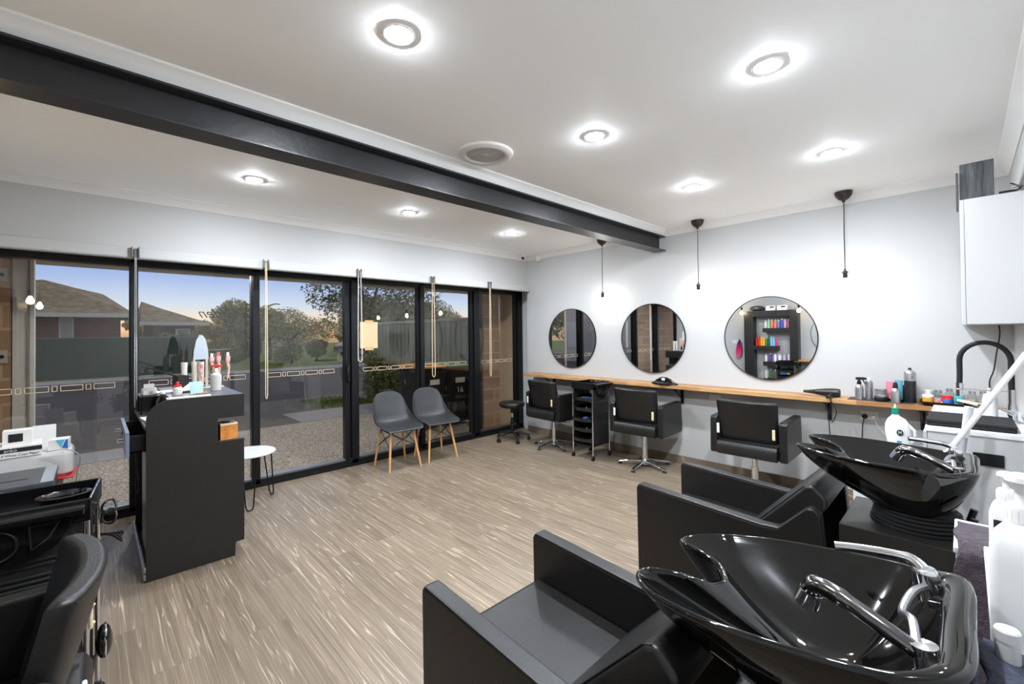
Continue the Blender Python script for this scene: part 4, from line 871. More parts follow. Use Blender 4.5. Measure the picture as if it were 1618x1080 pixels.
# black towels on the bench
def folded(name, m, x0, x1, y0, y1, z0, n, th, label, seed=2, group=None, over=0.0):
    rnd = random.Random(seed); t = thing(name, label, 'towel', ((x0 + x1) / 2, (y0 + y1) / 2, z0), 0, group)
    hx, hy = (x1 - x0) / 2, (y1 - y0) / 2
    for k in range(n):
        b_ = bm_new(); sh = rnd.uniform(-0.01, 0.01); z = k * (th + 0.0006); rs = []
        for i in range(19):
            x = -hx + 2 * hx * i / 18; w = 0.004 * math.sin(i * 0.8 + k * 2); e = 0 if 0 < i < 18 else 0.006
            rs.append([Vector((x, -hy + sh + e, z)), Vector((x, -hy + sh + e - 0.004, z + th * 0.5)), Vector((x, -hy + sh + e, z + th * 0.95)), Vector((x, 0, z + th + max(0, w) * 0.1)), Vector((x, hy + sh - e, z + th * 0.95)), Vector((x, hy + sh + 0.006 - e + w, z + th * 0.5)), Vector((x, hy + sh - e, z))])
        loft(b_, rs); obj('fold', b_, m, t, sharp=2)
    return t
folded('folded_towel', btowel, 3.44, 3.80, -0.190, 0.150, 0.9005, 2, 0.017, 'folded black towels lying flat on the white bench top')
obj('black_towel', prism(bm_new(), [(-0.22, 0.877), (-0.19, 0.870), (-0.06, 0.874), (0.02, 0.8775), (0.05, 0.9005), (0.05, 0.9005)][:5] + [(0.04, 0.925), (-0.05, 0.918), (-0.19, 0.912), (-0.225, 0.90)], 'x', 3.36, 3.395, 0.004), btowel, label='black towel edge hanging over the near end of the bench at the right', cat='towel') if False else None
sr = thing('splash_board', 'white raised rim strip along the bench behind the black towels', 'board', (4.05, -0.04, 0.9005)); obj('strip', box(bm_new(), -0.0, 0.012, -0.19, 0.19, 0, 0.035, 0.002), trimw, sr)

# upper cupboard
uc = thing('wall_cupboard', 'white upper wall cupboard at the top right', 'cupboard', (4.1, -0.115, 1.475))
obj('carcass', box(bm_new(), -0.50, 0.54, -0.122, 0.105, 0.0, 0.715, 0.0015), white, uc)
for k in range(2): obj('door', box(bm_new(), -0.499 + 0.52 * k, 0.018 + 0.52 * k, 0.1065, 0.1235, -0.004, 0.715, 0.002), white, uc)
def b_dark(n, b):
    N, L = n.nodes.new, n.links.new; t = N('ShaderNodeTexCoord'); s = N('ShaderNodeVectorMath'); s.operation = 'MULTIPLY'; s.inputs[1].default_value = (30, 60, 4); L(t.outputs['Object'], s.inputs[0])
    no = N('ShaderNodeTexNoise'); no.inputs['Scale'].default_value = 1.2; no.inputs['Detail'].default_value = 5; no.inputs['Distortion'].default_value = 0.6; L(s.outputs[0], no.inputs['Vector'])
    r = N('ShaderNodeValToRGB'); r.color_ramp.elements[0].position = 0.35; r.color_ramp.elements[0].color = (*lin((34, 36, 38)), 1); r.color_ramp.elements[1].position = 0.65; r.color_ramp.elements[1].color = (*lin((82, 84, 86)), 1); L(no.outputs['Fac'], r.inputs[0]); L(r.outputs[0], b.inputs['Base Color']); b.inputs['Roughness'].default_value = 0.6
darkwood = shader('dark_grain_laminate', b_dark)
t = thing('spare_board', 'larger dark wood-grain panel standing on the upper cupboard', 'panel', (3.615, -0.06, 2.1905)); obj('panel', box(bm_new(), -0.008, 0.008, -0.068, 0.066, 0, 0.205, 0.001), darkwood, t); obj('side_panel', box(bm_new(), 0.009, 0.25, 0.052, 0.066, 0, 0.205, 0.001), darkwood, t)
t = thing('spare_board', 'thin dark wood-grain strip hanging left of the larger panel on the upper cupboard', 'panel', (3.60, 0.018, 2.150)); obj('panel', box(bm_new(), 0.0, 0.14, -0.006 - 0.0, 0.004, 0.0, 0.200, 0.001), darkwood, t)
t = thing('modem', 'flat black modem box with tangled cables on top of the upper cupboard', 'modem', (3.70, -0.185, 2.1905)); obj('case', box(bm_new(), -0.06, 0.06, -0.028, 0.040, 0, 0.022, 0.003), bplastic, t)
cb_ = bm_new(); tube(cb_, catmull([(-0.03, -0.03, 0.012), (-0.08, -0.035, 0.03), (-0.10, 0.0, 0.05), (-0.08, -0.04, 0.018), (-0.11, -0.02, 0.008), (-0.12, -0.045, 0.02), (-0.14, -0.01, 0.012)], 6, False), 0.0022, 6); obj('cables', cb_, bplastic, t)
ca_ = bm_new(); tube(ca_, catmull([(4.62, -0.17, 1.47), (4.62, -0.172, 1.40), (4.63, -0.155, 1.27), (4.63, -0.14, 1.15), (4.645, -0.118, 1.05), (4.645, -0.135, 0.89)], 6, False), 0.004, 8)
obj('loose_cable', ca_, bplastic, label='thin black cable dangling from the upper cupboard to the bench', cat='cord')

# mop poles
pl = thing('mop', 'white broom pole leaning diagonally across the right edge', 'broom', (3.07, 0.15, 0))
obj('pole', tube(bm_new(), [(0.0, 0.10, 0.03), (-0.02, 0.022, 0.70), (-0.045, -0.175, 0.70 + 0.0)][:1] + [(0.0, 0.072, 0.50), (-0.0, -0.345, 1.33)], 0.0125, 12), wplastic, pl) if False else None
obj('pole', tube(bm_new(), [(0, 0.30, 0.10), (0, -0.345, 1.335)], 0.0125, 14), wplastic, pl)
obj('broom_head', prism(bm_new(), [(0.20, 0.0), (0.40, 0.0), (0.36, 0.10), (0.32, 0.13), (0.28, 0.13), (0.24, 0.10)], 'x', -0.03, 0.03, 0.006), M('broom_bristle', (180, 182, 186), 0.8, bump=0.6), pl)
pl = thing('dust_mop', 'grey dustpan pole standing upright behind the second basin', 'dustpan', (3.265, 0.03, 0))
obj('pole', tube(bm_new(), [(0, 0.07, 0.06), (0, -0.025, 0.90)], 0.010, 12), gplas, pl); obj('grip', tube(bm_new(), [(0, -0.022, 0.885), (0, -0.040, 1.045)], [0.016, 0.018], 14), M('light_grey_grip', (196, 198, 200), 0.45), pl)
obj('clip', box(bm_new(), -0.015, 0.015, 0.008, 0.055, 0.72, 0.79, 0.006), gplas, pl)
obj('pan', prism(bm_new(), [(-0.06, 0.0), (0.12, 0.0), (0.12, 0.02), (0.02, 0.05), (-0.04, 0.14), (-0.06, 0.14)], 'x', -0.11, 0.11, 0.004), gplas, pl)

# low white trolley carrying the cleaner
lc = thing('low_cabinet', 'low white cabinet mostly hidden behind the second basin', 'cabinet', (3.24, 0.32, 0)); obj('carcass', box(bm_new(), -0.09, 0.10, -0.07, 0.14, 0.02, 0.72, 0.004), wplastic, lc); obj('top_board', box(bm_new(), -0.10, 0.11, -0.085, 0.15, 0.722, 0.742, 0.004), trimw, lc)
cl = thing('cleaner_bottle', 'white cleaner bottle with green cap and round black logo behind the second basin', 'bottle', (3.22, 0.262, 0.7425), -0.05); cl.scale = (0.8, 0.74, 0.90)
b_ = bm_new(); rs = []
for z, hy, hx, oy in ((0.0, 0.058, 0.030, 0), (0.01, 0.062, 0.034, 0), (0.08, 0.066, 0.036, 0), (0.15, 0.075, 0.036, 0.004), (0.20, 0.072, 0.034, 0.006), (0.235, 0.050, 0.028, 0.010), (0.250, 0.026, 0.020, 0.016), (0.262, 0.019, 0.018, 0.018)):
    rs.append([Vector((hx * math.cos(a) * (1 if True else 1), oy + hy * math.sin(a), z)) for a in [2 * PI * k / 28 for k in range(28)]])
loft(b_, rs); obj('body', b_, wplastic, cl)
obj('cap', lathe(bm_new(), [(0, 0.2625), (0.021, 0.2625), (0.020, 0.300), (0.016, 0.303), (0, 0.303)], (0, 0.018, 0), 24), M('green_cap', (0, 130, 110), 0.35), cl)
obj('spout', lathe(bm_new(), [(0, 0.303), (0.007, 0.303), (0.004, 0.325), (0, 0.325)], (0, 0.018, 0), 14), wplastic, cl)
lg = bm_new(); cyl(lg, (-0.0385, -0.012, 0.155), (-0.0365, -0.012, 0.155), 0.019, seg=28); obj('logo', lg, lett, cl)
text('logo_letter', 'M', wplastic, cl, (-0.0392, -0.012, 0.155), FX, 0.026)
obj('label_strip', box(bm_new(), -0.0378, -0.0355, -0.020, 0.006, 0.04, 0.105), M('blue_strip', (80, 130, 175), 0.5), cl)
hn = bm_new(); tube(hn, [(0.0, -0.055, 0.20), (0.0, -0.088, 0.17), (0, -0.090, 0.12), (0, -0.060, 0.09)], 0.010, 10); obj('handle', hn, wplastic, cl)
pg = thing('rubber_gloves', 'pale green cloth tucked behind the white cleaner bottle', 'cloth', (3.25, 0.175, 0.7425 - 0.0)); b_ = bm_new()
for k in range(6): tube(b_, catmull([(0.0, 0.02 - 0.006 * k, 0.0), (0.008 * (k % 3), 0.025 - 0.010 * k, 0.10), (0.004 * k, 0.015 - 0.008 * k, 0.19 + 0.008 * (k % 2))], 4, False), [0.012] * 5 + [0.009] * 4, 8)
obj('cloth', b_, M('pale_green_cloth', (206, 214, 180), 0.8, var=0.2), pg); pg.location = (3.30, 0.262, 0.7545); pg.scale = (1, 0.5, 0.8)
pg.name = 'cleaning_cloth'

# ================================================================== RECEPTION DESK
t = thing('reception_desk', 'tall black reception desk with open drawer, on the left in front of the glass', 'desk', (0.47, 3.378, 0))
dx = lambda x: x - 0.47
prof = [(0.220, 0.0), (0.674, 0.0), (0.677, 0.088), (0.727, 0.090), (0.728, 0.765), (0.579, 0.767), (0.579, 0.919), (0.728, 0.918), (0.729, 1.066)]
cv = [(0.345 - 0.125 * math.sin(a), 0.945 + 0.125 * math.cos(a)) for a in [PI / 2 * k / 8 for k in range(9)]]
poly = [(dx(a), b_) for a, b_ in prof] + [(dx(a), b_) for a, b_ in cv]
obj('end_panel', prism(bm_new(), poly, 'y', 0.0, 0.018, 0.001), lam_black, t)
LEN = 0.92
obj('end_panel', prism(bm_new(), poly, 'y', LEN, LEN + 0.018, 0.001), lam_black, t)
obj('counter_top', box(bm_new(), dx(0.345), dx(0.728), 0.0185, LEN - 0.0005, 1.046, 1.066, 0.001), M('counter_laminate', (78, 78, 78), 0.30, var=0.06), t)
obj('front_panel', box(bm_new(), dx(0.560), dx(0.578), 0.0185, LEN - 0.0005, 0.768, 1.045), lam_black, t)
obj('display_shelf', box(bm_new(), dx(0.579), dx(0.727), 0.0185, LEN - 0.0005, 0.749, 0.767), M('counter_laminate', (62, 62, 62), 0.3), t)
obj('display_shelf', box(bm_new(), dx(0.579), dx(0.727), 0.0185, LEN - 0.0005, 0.919, 0.935), lam_black, t)
obj('front_panel', box(bm_new(), dx(0.711), dx(0.727), 0.0185, LEN - 0.0005, 0.0905, 0.748), lam_black, t)
obj('front_panel', box(bm_new(), dx(0.711), dx(0.728), 0.0185, LEN - 0.0005, 0.936, 1.045), lam_black, t)
obj('kick', box(bm_new(), dx(0.655), dx(0.672), 0.0185, LEN - 0.0005, 0.0, 0.0900), lam_black, t)
obj('work_top', box(bm_new(), dx(0.215), dx(0.559), 0.0185, LEN - 0.0005, 0.895, 0.915, 0.001), M('counter_laminate', (62, 62, 62), 0.3), t)
grd = M('grey_drawer_front', (120, 132, 150), 0.35, var=0.05)
bl = bm_new(); box(bl, dx(0.232), dx(0.244), 0.0185, 0.50, 0.10, 0.72, 0.001); obj('cupboard_door', bl, grd, t)
dr = thing('drawer', None, None, (0, 0, 0)); dr.parent = t; 
for k in ('label', 'category'):
    if k in dr: del dr[k]
xd = dx(0.205)
obj('drawer_front', box(bm_new(), xd - 0.075, xd - 0.057, 0.05, 0.72, 0.745, 0.892, 0.002), grd, dr)
db = bm_new(); box(db, xd - 0.057, dx(0.5), 0.065, 0.705, 0.765, 0.772); box(db, xd - 0.057, dx(0.5), 0.065, 0.077, 0.765, 0.865); box(db, xd - 0.057, dx(0.5), 0.693, 0.705, 0.765, 0.865)
obj('drawer_box', db, blackf, dr)
hn = bm_new(); 
for yy in (0.10, 0.52): tube(hn, [(xd - 0.075, yy, 0.83), (xd - 0.105, yy, 0.83), (xd - 0.105, yy + 0.10, 0.83), (xd - 0.075, yy + 0.10, 0.83)], 0.005, 8)
obj('handle', hn, chrome, dr)
obj('lock', lathe(bm_new(), [(0, 0), (0.012, 0), (0.012, 0.004), (0, 0.004)], mat=Matrix.Translation((xd - 0.0752, 0.36, 0.845)) @ Matrix.Rotation(-PI / 2, 4, 'Y')), blackf, dr)
rl = bm_new(); box(rl, dx(0.205), dx(0.219), 0.0, LEN, 0.012, 0.05, 0.003); box(rl, dx(0.205), dx(0.219), 0.0, LEN, 0.056, 0.092, 0.003); obj('floor_rail', rl, brushed, t)
cbx = bm_new(); tube(cbx, catmull([(dx(0.215), 0.40, 0.72), (dx(0.20), 0.38, 0.60), (dx(0.205), 0.30, 0.52), (dx(0.20), 0.36, 0.44)], 6, False), 0.003, 6); obj('cable', cbx, bplastic, t)

ZD = 1.0665
# card terminal on riser
rz_ = thing('monitor_riser', 'small black wire riser at the left end of the reception desk', 'riser', (0.30, 4.12, 0.9155)); b_ = bm_new(); box(b_, -0.075, 0.09, -0.16, 0.12, 0.118, 0.126, 0.002)
for x in (-0.068, 0.083):
    for y in (-0.15, 0.11): cyl(b_, (x, y, 0.0), (x, y, 0.12), 0.005, seg=8)
obj('riser_frame', b_, blackf, rz_)
ct = thing('card_terminal', 'small white card payment terminal on the black riser', 'card terminal', (0.285, 4.06, 0.9155 + 0.1265), 0.1)
obj('body', prism(bm_new(), [(-0.035, 0), (0.045, 0), (0.045, 0.035), (0.02, 0.05), (-0.035, 0.032)], 'x', -0.042, 0.042, 0.006), wplastic, ct)
obj('paper_slot', box(bm_new(), -0.03, 0.03, 0.02, 0.036, 0.046, 0.075, 0.003), wplastic, ct)
sqm = bm_new()
for a in ((-0.010, 0.010, 0.008, 0.0105), (-0.010, 0.010, 0.0245, 0.027), (-0.010, -0.0075, 0.008, 0.027), (0.0075, 0.010, 0.008, 0.027), (-0.0035, 0.0035, 0.014, 0.021)): box(sqm, a[0], a[1], -0.0362, -0.0350, a[2], a[3])
obj('logo', sqm, lett, ct)
# open black box with straws / cups
bb = thing('brochure_box', 'open black box with a raised lid on the reception desk', 'box', (0.462, 4.05, ZD), 0.25)
b_ = bm_new(); 
for a in ((-0.035, 0.035, -0.045, -0.042), (-0.035, 0.035, 0.042, 0.045), (-0.035, -0.032, -0.045, 0.045), (0.032, 0.035, -0.045, 0.045)): box(b_, *a, 0, 0.10)
box(b_, -0.035, 0.035, -0.045, 0.045, 0, 0.004); obj('box_body', b_, lam_black, bb)
obj('lid', box(bm_new(), -0.16, 0.0, -0.045, 0.045, -0.002, 0.002, mat=Matrix.Translation((-0.035, 0, 0.10)) @ Matrix.Rotation(0.42, 4, 'Y')), lam_black, bb)
pc = M('patterned_paper', (222, 216, 206), 0.6, var=0.25, scale=160)
for k, (x, y, lb) in enumerate([(0.500, 4.19, 'left pale patterned tube of the cluster behind the open black box'), (0.568, 4.21, 'middle pale patterned tube of the cluster behind the open black box'), (0.606, 4.19, 'right pale patterned tube of the cluster behind the open black box')]):
    bottle([(0, 0), (0.018, 0), (0.020, 0.14), (0.022, 0.19), (0.019, 0.19), (0.017, 0.02), (0, 0.02)], pc, (x, y, ZD), lb, 'tube', 'patterned_tube', [('stick', tube(bm_new(), [(0, 0, 0.02), (0.004, 0.0, 0.215)], 0.0035, 6), bplastic)], 'patterned tubes on the desk', seg=20)
# arched display stand with hanging brushes
ds = thing('display_stand', 'grey arched hook stand with pink hair brushes on the reception desk', 'display stand', (0.575, 4.00, ZD), 0.0); ds.scale = (1.12, 1, 1.08)
gy = M('grey_acrylic', (178, 190, 200), 0.3); wl = M('warm_grey_edge', (190, 184, 172), 0.5)
def arch(w, h, n=14): return [(-w, 0)] + [(-w * math.cos(PI * k / n) * (1.0), h - 0.16 + 0.16 * math.sin(PI * k / n)) for k in range(n + 1)] + [(w, 0)]
ap = arch(0.038, 0.36); inner = arch(0.026, 0.34)
af = bm_new(); prism(af, [(x, z) for x, z in ap if True][0:0] or [(-0.040, 0.20), (-0.036, 0.26), (-0.022, 0.335), (-0.008, 0.362), (0.008, 0.362), (0.024, 0.335), (0.036, 0.26), (0.040, 0.20)], 'y', -0.006, 0.006, 0.001)
obj('header_panel', af, gy, ds)
sd = bm_new(); box(sd, -0.040, -0.028, -0.008, 0.008, 0.0, 0.205, 0.001); box(sd, 0.028, 0.042, -0.010, 0.008, 0.0, 0.205, 0.001); tube(sd, [(0.041, 0, 0.20), (0.037, 0, 0.27), (0.024, 0, 0.338), (0.008, 0, 0.365), (-0.008, 0, 0.365)], 0.006, 8); box(sd, -0.05, 0.13, -0.05, 0.05, 0, 0.006, 0.001); obj('side_posts', sd, wl, ds)
rd = bm_new(); tube(rd, [(0.035, 0.0, 0.262), (0.175, 0.0, 0.268)], 0.003, 8); obj('hook_rail', rd, chrome, ds)
pk = M('pink_tool', (232, 178, 170), 0.45, var=0.15, scale=50); pk2 = M('hot_pink_pack', (220, 90, 110), 0.45)
hb = [(0.000, -0.02, 0.02, 0.15, 'pink paddle brush standing inside the arched stand'), (0.062, 0, 0.08, 0.17, 'leftmost pink brush hanging from the stand rail'), (0.100, 0, 0.075, 0.185, 'middle pink comb hanging from the stand rail'), (0.155, 0, 0.06, 0.20, 'rightmost pink tool hanging from the stand rail')]
for k, (x, y, z, L_, lb) in enumerate(hb):
    h = thing('hair_brush', lb, 'hair brush', (0.575 + 1.12 * x, 4.00 + y - 0.012, ZD + 1.08 * z), 0, 'pink hair tools on the desk stand'); b_ = bm_new()
    tube(b_, catmull([(0.0, 0, 0), (0.008, 0, L_ * 0.35), (0.0, 0, L_ * 0.6), (0.004, 0, L_ * 0.85)], 5, False), [0.007] * 6 + [0.010] * 5 + [0.015] * 5, 10, sx=1.0); obj('handle', b_, pk, h)
    obj('hook_tab', box(bm_new(), -0.008, 0.010, -0.003, 0.003, L_ * 0.84, L_ * 0.84 + 0.030, 0.002), wplastic if k % 2 else pk2, h)
    if k == 1:
        br = bm_new()
        for j in range(7): lathe(br, [(0, 0.02 + j * 0.010), (0.016, 0.022 + j * 0.010), (0, 0.026 + j * 0.010)], seg=12)
        obj('bristles', br, M('brown_bristle', (120, 84, 66), 0.7), h)
# dispenser bottle
bottle([(0, 0), (0.030, 0), (0.033, 0.004), (0.033, 0.105), (0.028, 0.118), (0.016, 0.126), (0.014, 0.140), (0, 0.140)], M('translucent_white', (226, 224, 222), 0.3, trans=0.25), (0.63, 3.74, ZD), 'white pump bottle with red spout on the reception desk', 'pump bottle', 'sanitiser_bottle',
       [('pump_head', tube(cyl(bm_new(), (0, 0, 0.138), (0, 0, 0.172), 0.006, seg=10), [(-0.03, 0, 0.178), (0.01, 0, 0.180), (0.035, 0, 0.170)], 0.007, 8), red), ('neck_ring', lathe(bm_new(), [(0, 0.139), (0.015, 0.139), (0.013, 0.160), (0, 0.160)]), wplastic)])
bottle([(0, 0), (0.026, 0), (0.027, 0.003), (0.027, 0.022), (0.022, 0.026), (0.027, 0.030), (0.027, 0.045), (0.020, 0.055), (0, 0.055)], wplastic, (0.400, 3.66, ZD), 'squat white bottle with red sports cap on the reception desk', 'bottle', 'squeeze_bottle', [('cap', lathe(bm_new(), [(0, 0.055), (0.024, 0.055), (0.024, 0.062), (0.010, 0.068), (0.010, 0.080), (0.007, 0.085), (0, 0.085)]), red)])
t = thing('plastic_bottle', 'clear crumpled plastic bottle at the curved corner of the desk', 'bottle', (0.305, 3.47, 0.9155)); obj('body', lathe(bm_new(), [(0, 0), (0.03, 0), (0.034, 0.02), (0.030, 0.05), (0.035, 0.08), (0.031, 0.11), (0.033, 0.14), (0.020, 0.165), (0.012, 0.175), (0.012, 0.185), (0, 0.185)], seg=18), clearm, t, flat=True); obj('cap', lathe(bm_new(), [(0, 0.185), (0.0135, 0.185), (0.0135, 0.198), (0, 0.198)], seg=16), wplastic, t)
small('paper_sheets', box(box(bm_new(), -0.085, 0.085, -0.06, 0.06, 0, 0.004, 0.001), -0.05, 0.05, -0.03, 0.05, 0.0045, 0.007, 0.001, mat=Matrix.Rotation(0.2, 4, 'Z')), paper, (0.395, 3.93, ZD), 'white papers spread on the desk beside the riser', 'papers')
en = thing('envelope', 'black and white open envelope in the middle of the desk top', 'envelope', (0.465, 3.80, ZD), 0.3); obj('sleeve', box(bm_new(), -0.075, 0.075, -0.045, 0.045, 0, 0.004, mat=Matrix.Translation((0, 0, 0.004)) @ Matrix.Rotation(0.0, 4, 'X')), lam_black, en)
obj('flap', prism(bm_new(), [(-0.05, 0.009), (0.02, 0.060), (0.075, 0.009)], 'y', 0.0, 0.002), paper, en)
sc_ = thing('appointment_card', 'pale blue card standing upright with a row of gold clips', 'card', (0.505, 3.62, ZD), 0.2); obj('card', box(bm_new(), -0.040, 0.035, -0.0015, 0.0015, 0, 0.085, 0.0005, mat=Matrix.Rotation(-0.35, 4, 'X')), M('pale_blue_card', (150, 180, 196), 0.5), sc_)
cp = bm_new()
for k in range(5): ball(cp, (-0.028 + 0.016 * k, -0.035 + 0.003 * (k % 2), 0.006), 0.006, (1.2, 1, 1), seg=8, rings=6)
obj('clip_row', cp, M('gold_clips', (214, 170, 110), 0.4, var=0.4, scale=90), sc_)
small('long_envelope', box(bm_new(), -0.115, 0.115, -0.016, 0.016, 0, 0.008, 0.001), paper, (0.435, 3.435, ZD), 'long white envelope lying along the near edge of the desk top', 'envelope')
kb = thing('receipt_book', 'open white receipt book on the lower work top beside the drawer', 'book', (0.30, 3.66, 0.9155), 0.1); obj('pages', box(bm_new(), -0.075, 0.07, -0.12, 0.12, 0, 0.012, 0.002), paper, kb)
small('cotton_ball', ball(ball(bm_new(), (0, 0, 0.016), 0.016), (0.02, -0.01, 0.014), 0.014), wplastic, (0.25, 3.60, 0.9285), 'white crumpled tissue beside the clear plastic bottle', 'tissue')
ob = thing('carton', 'orange patterned carton on the recessed shelf of the desk', 'box', (0.645, 3.47, 0.7675), 0.05); obj('box_body', box(bm_new(), -0.050, 0.050, -0.06, 0.06, 0, 0.095, 0.001), M('orange_carton', (206, 132, 62), 0.5, var=0.35, scale=14), ob)
obj('box_top', box(bm_new(), -0.0502, 0.0502, -0.0602, 0.0602, 0.0955, 0.1065, 0.001), M('cream_box_top', (224, 206, 178), 0.5), ob)
obj('opening', box(bm_new(), -0.020, 0.015, -0.03, 0.03, 0.1067, 0.1085), lam_black, ob)

# side table
t = thing('side_table', 'small round white side table with black hairpin legs, right of the desk', 'side table', (0.965, 4.345, 0))
obj('table_top', lathe(bm_new(), [(0, 0.432), (0.205, 0.432), (0.212, 0.436), (0.212, 0.444), (0.206, 0.449), (0, 0.449)], seg=56), M('table_top_white', (212, 212, 212), 0.30, var=0.03), t)
for k in range(3):
    a = math.radians(20 + 120 * k); ca, sa = math.cos(a), math.sin(a); tx, ty = -sa, ca; b_ = bm_new()
    P = [(0.175 * ca + 0.055 * tx, 0.175 * sa + 0.055 * ty, 0.431), (0.215 * ca + 0.028 * tx, 0.215 * sa + 0.028 * ty, 0.04), (0.217 * ca + 0.018 * tx, 0.217 * sa + 0.018 * ty, 0.012), (0.218 * ca, 0.218 * sa, 0.006), (0.217 * ca - 0.018 * tx, 0.217 * sa - 0.018 * ty, 0.012), (0.215 * ca - 0.028 * tx, 0.215 * sa - 0.028 * ty, 0.04), (0.175 * ca - 0.055 * tx, 0.175 * sa - 0.055 * ty, 0.431)]
    P = [P[0], tuple(Vector(P[0]).lerp(Vector(P[1]), 0.5)), P[1], P[2], P[3], P[4], P[5], tuple(Vector(P[6]).lerp(Vector(P[5]), 0.5)), P[6]]
    tube(b_, P, 0.0055, 10); obj('leg', b_, blackf, t)

# ================================================================== SHELL CHAIRS
def make_shell(loc, rz, label):
    t = thing('shell_chair', label, 'chair', loc, rz, 'moulded chairs by the window')     # front = -y
    # centre profile (y, z), half width, side curl
    pr = [(0.262, 0.800, 0.095, 0.000), (0.258, 0.785, 0.140, 0.004), (0.248, 0.740, 0.172, 0.012), (0.234, 0.680, 0.190, 0.022), (0.218, 0.620, 0.204, 0.034), (0.200, 0.560, 0.216, 0.050), (0.180, 0.505, 0.226, 0.068),
          (0.145, 0.462, 0.232, 0.080), (0.095, 0.440, 0.234, 0.078), (0.035, 0.432, 0.234, 0.062), (-0.035, 0.432, 0.234, 0.044), (-0.105, 0.438, 0.232, 0.026), (-0.165, 0.444, 0.226, 0.012), (-0.205, 0.440, 0.212, 0.003), (-0.225, 0.425, 0.190, 0.000)]
    nu = 16; b_ = bm_new(); G_ = []
    for i, (y, z, w, c) in enumerate(pr):
        p0, p1 = pr[max(0, i - 1)], pr[min(len(pr) - 1, i + 1)]; d = Vector((0, p1[0] - p0[0], p1[1] - p0[1])).normalized(); nn = Vector((0, d.z, -d.y))
        if nn.y > 0 or (abs(nn.y) < 0.3 and nn.z < 0): nn = -nn
        if nn.z < -0.2: nn = -nn
        row = []
        for j in range(nu + 1):
            u = -1 + 2 * j / nu; au = abs(u)
            k = c * (au ** 2.6) + (0.010 * (1 - au * au) * (-1 if 5 < i < 12 else 0))
            top = -0.018 * (au ** 3) if i <= 1 else 0
            row.append(b_.verts.new(Vector((w * math.sin(u * PI / 2 * 0.92) / math.sin(PI / 2 * 0.92), y, z + top)) + nn * k))
        G_.append(row)
    for i in range(len(pr) - 1):
        for j in range(nu): b_.faces.new((G_[i][j], G_[i][j + 1], G_[i + 1][j + 1], G_[i + 1][j]))
    o = obj('seat_shell', b_, shellm, t, sharp=3); sd_ = o.modifiers.new('thickness', 'SOLIDIFY'); sd_.thickness = 0.007; sd_.offset = 0; ss = o.modifiers.new('smooth', 'SUBSURF'); ss.levels = 1; ss.render_levels = 2
    fr_ = bm_new()
    for sx_ in (-1, 1):
        for sy in (-1, 1):
            lg = bm_new(); top = Vector((sx_ * 0.130, 0.02 + sy * 0.125, 0.405)); bot = Vector((sx_ * 0.185, 0.005 + sy * 0.190, 0.0))
            P = [top.lerp(bot, f) for f in (0, 0.15, 0.5, 0.85, 1)]; tube(lg, P, [0.0105, 0.0135, 0.0135, 0.0110, 0.0095], 14); obj('leg', lg, wood_leg, t)
    T = lambda sx_, sy, f: Vector((sx_ * 0.130, 0.02 + sy * 0.125, 0.405)).lerp(Vector((sx_ * 0.185, 0.005 + sy * 0.190, 0.0)), f)
    for a, b2 in (((-1, -1), (1, -1)), ((-1, 1), (1, 1)), ((-1, -1), (-1, 1)), ((1, -1), (1, 1))):
        tube(fr_, [T(*a, 0.02), T(*b2, 0.45)], 0.0038, 8); tube(fr_, [T(*b2, 0.02), T(*a, 0.45)], 0.0038, 8); tube(fr_, [T(*a, 0.02), T(*b2, 0.02)], 0.005, 8)
    for sx_ in (-1, 1):
        for sy in (-1, 1): cyl(fr_, T(sx_, sy, 0.02), Vector((sx_ * 0.10, 0.02 + sy * 0.09, 0.428 if sy < 0 else 0.430)), 0.006, seg=8)
    obj('wire_frame', fr_, blackf, t)
    return t
c1 = make_shell((2.425, 4.375, 0), math.radians(-3), 'left black moulded chair with pale wooden legs by the window')
dup(c1, (2.925, 4.375, 0), math.radians(-6), 'right black moulded chair with pale wooden legs by the window')

# ================================================================== LEFT FOREGROUND
t = thing('printer_table', 'low black table carrying the printer and cash drawer in front of the left pane', 'table', (-0.42, 3.92, 0))
obj('table_top', box(bm_new(), -0.30, 0.275, -0.46, 0.48, 0.535, 0.559, 0.003), lam_black, t)
for x in (-0.27, 0.235):
    for y in (-0.42, 0.44): obj('leg', box(bm_new(), x - 0.02, x + 0.02, y - 0.02, y + 0.02, 0, 0.534, 0.002), lam_black, t)
t = thing('cash_drawer', 'flat black cash drawer with slotted grey top in front of the printer', 'cash drawer', (-0.372, 3.745, 0.5595))
obj('case', box(bm_new(), -0.205, 0.205, -0.20, 0.21, 0.0, 0.072, 0.006), bplastic, t)
obj('lid', box(bm_new(), -0.208, 0.208, -0.215, 0.215, 0.073, 0.100, 0.006), M('graphite_lid', (74, 76, 80), 0.35), t)
obj('slot', box(bm_new(), -0.03, 0.10, -0.06, -0.045, 0.0990, 0.1012), blackf, t)
obj('corner_strip', box(bm_new(), 0.155, 0.205, -0.210, 0.210, 0.1002, 0.1025, 0.001), M('grey_strip', (150, 155, 162), 0.3), t)
small('red_folder', box(bm_new(), -0.16, 0.16, -0.15, 0.15, 0, 0.006, 0.001), M('red_card', (200, 60, 62), 0.5), (-0.25, 4.14, 0.5595), 'red folder under the right end of the white printer', 'folder', rz=-0.06)
pr_ = thing('printer', 'white inkjet printer with raised paper tray at the left edge', 'printer', (-0.31, 4.19, 0.566))
b_ = bm_new(); loft(b_, [rrect(0.195, 0.13, 0.04, 0.0), rrect(0.210, 0.15, 0.045, 0.02), rrect(0.210, 0.15, 0.045, 0.135), rrect(0.198, 0.138, 0.04, 0.158)]); obj('body', b_, wplastic, pr_)
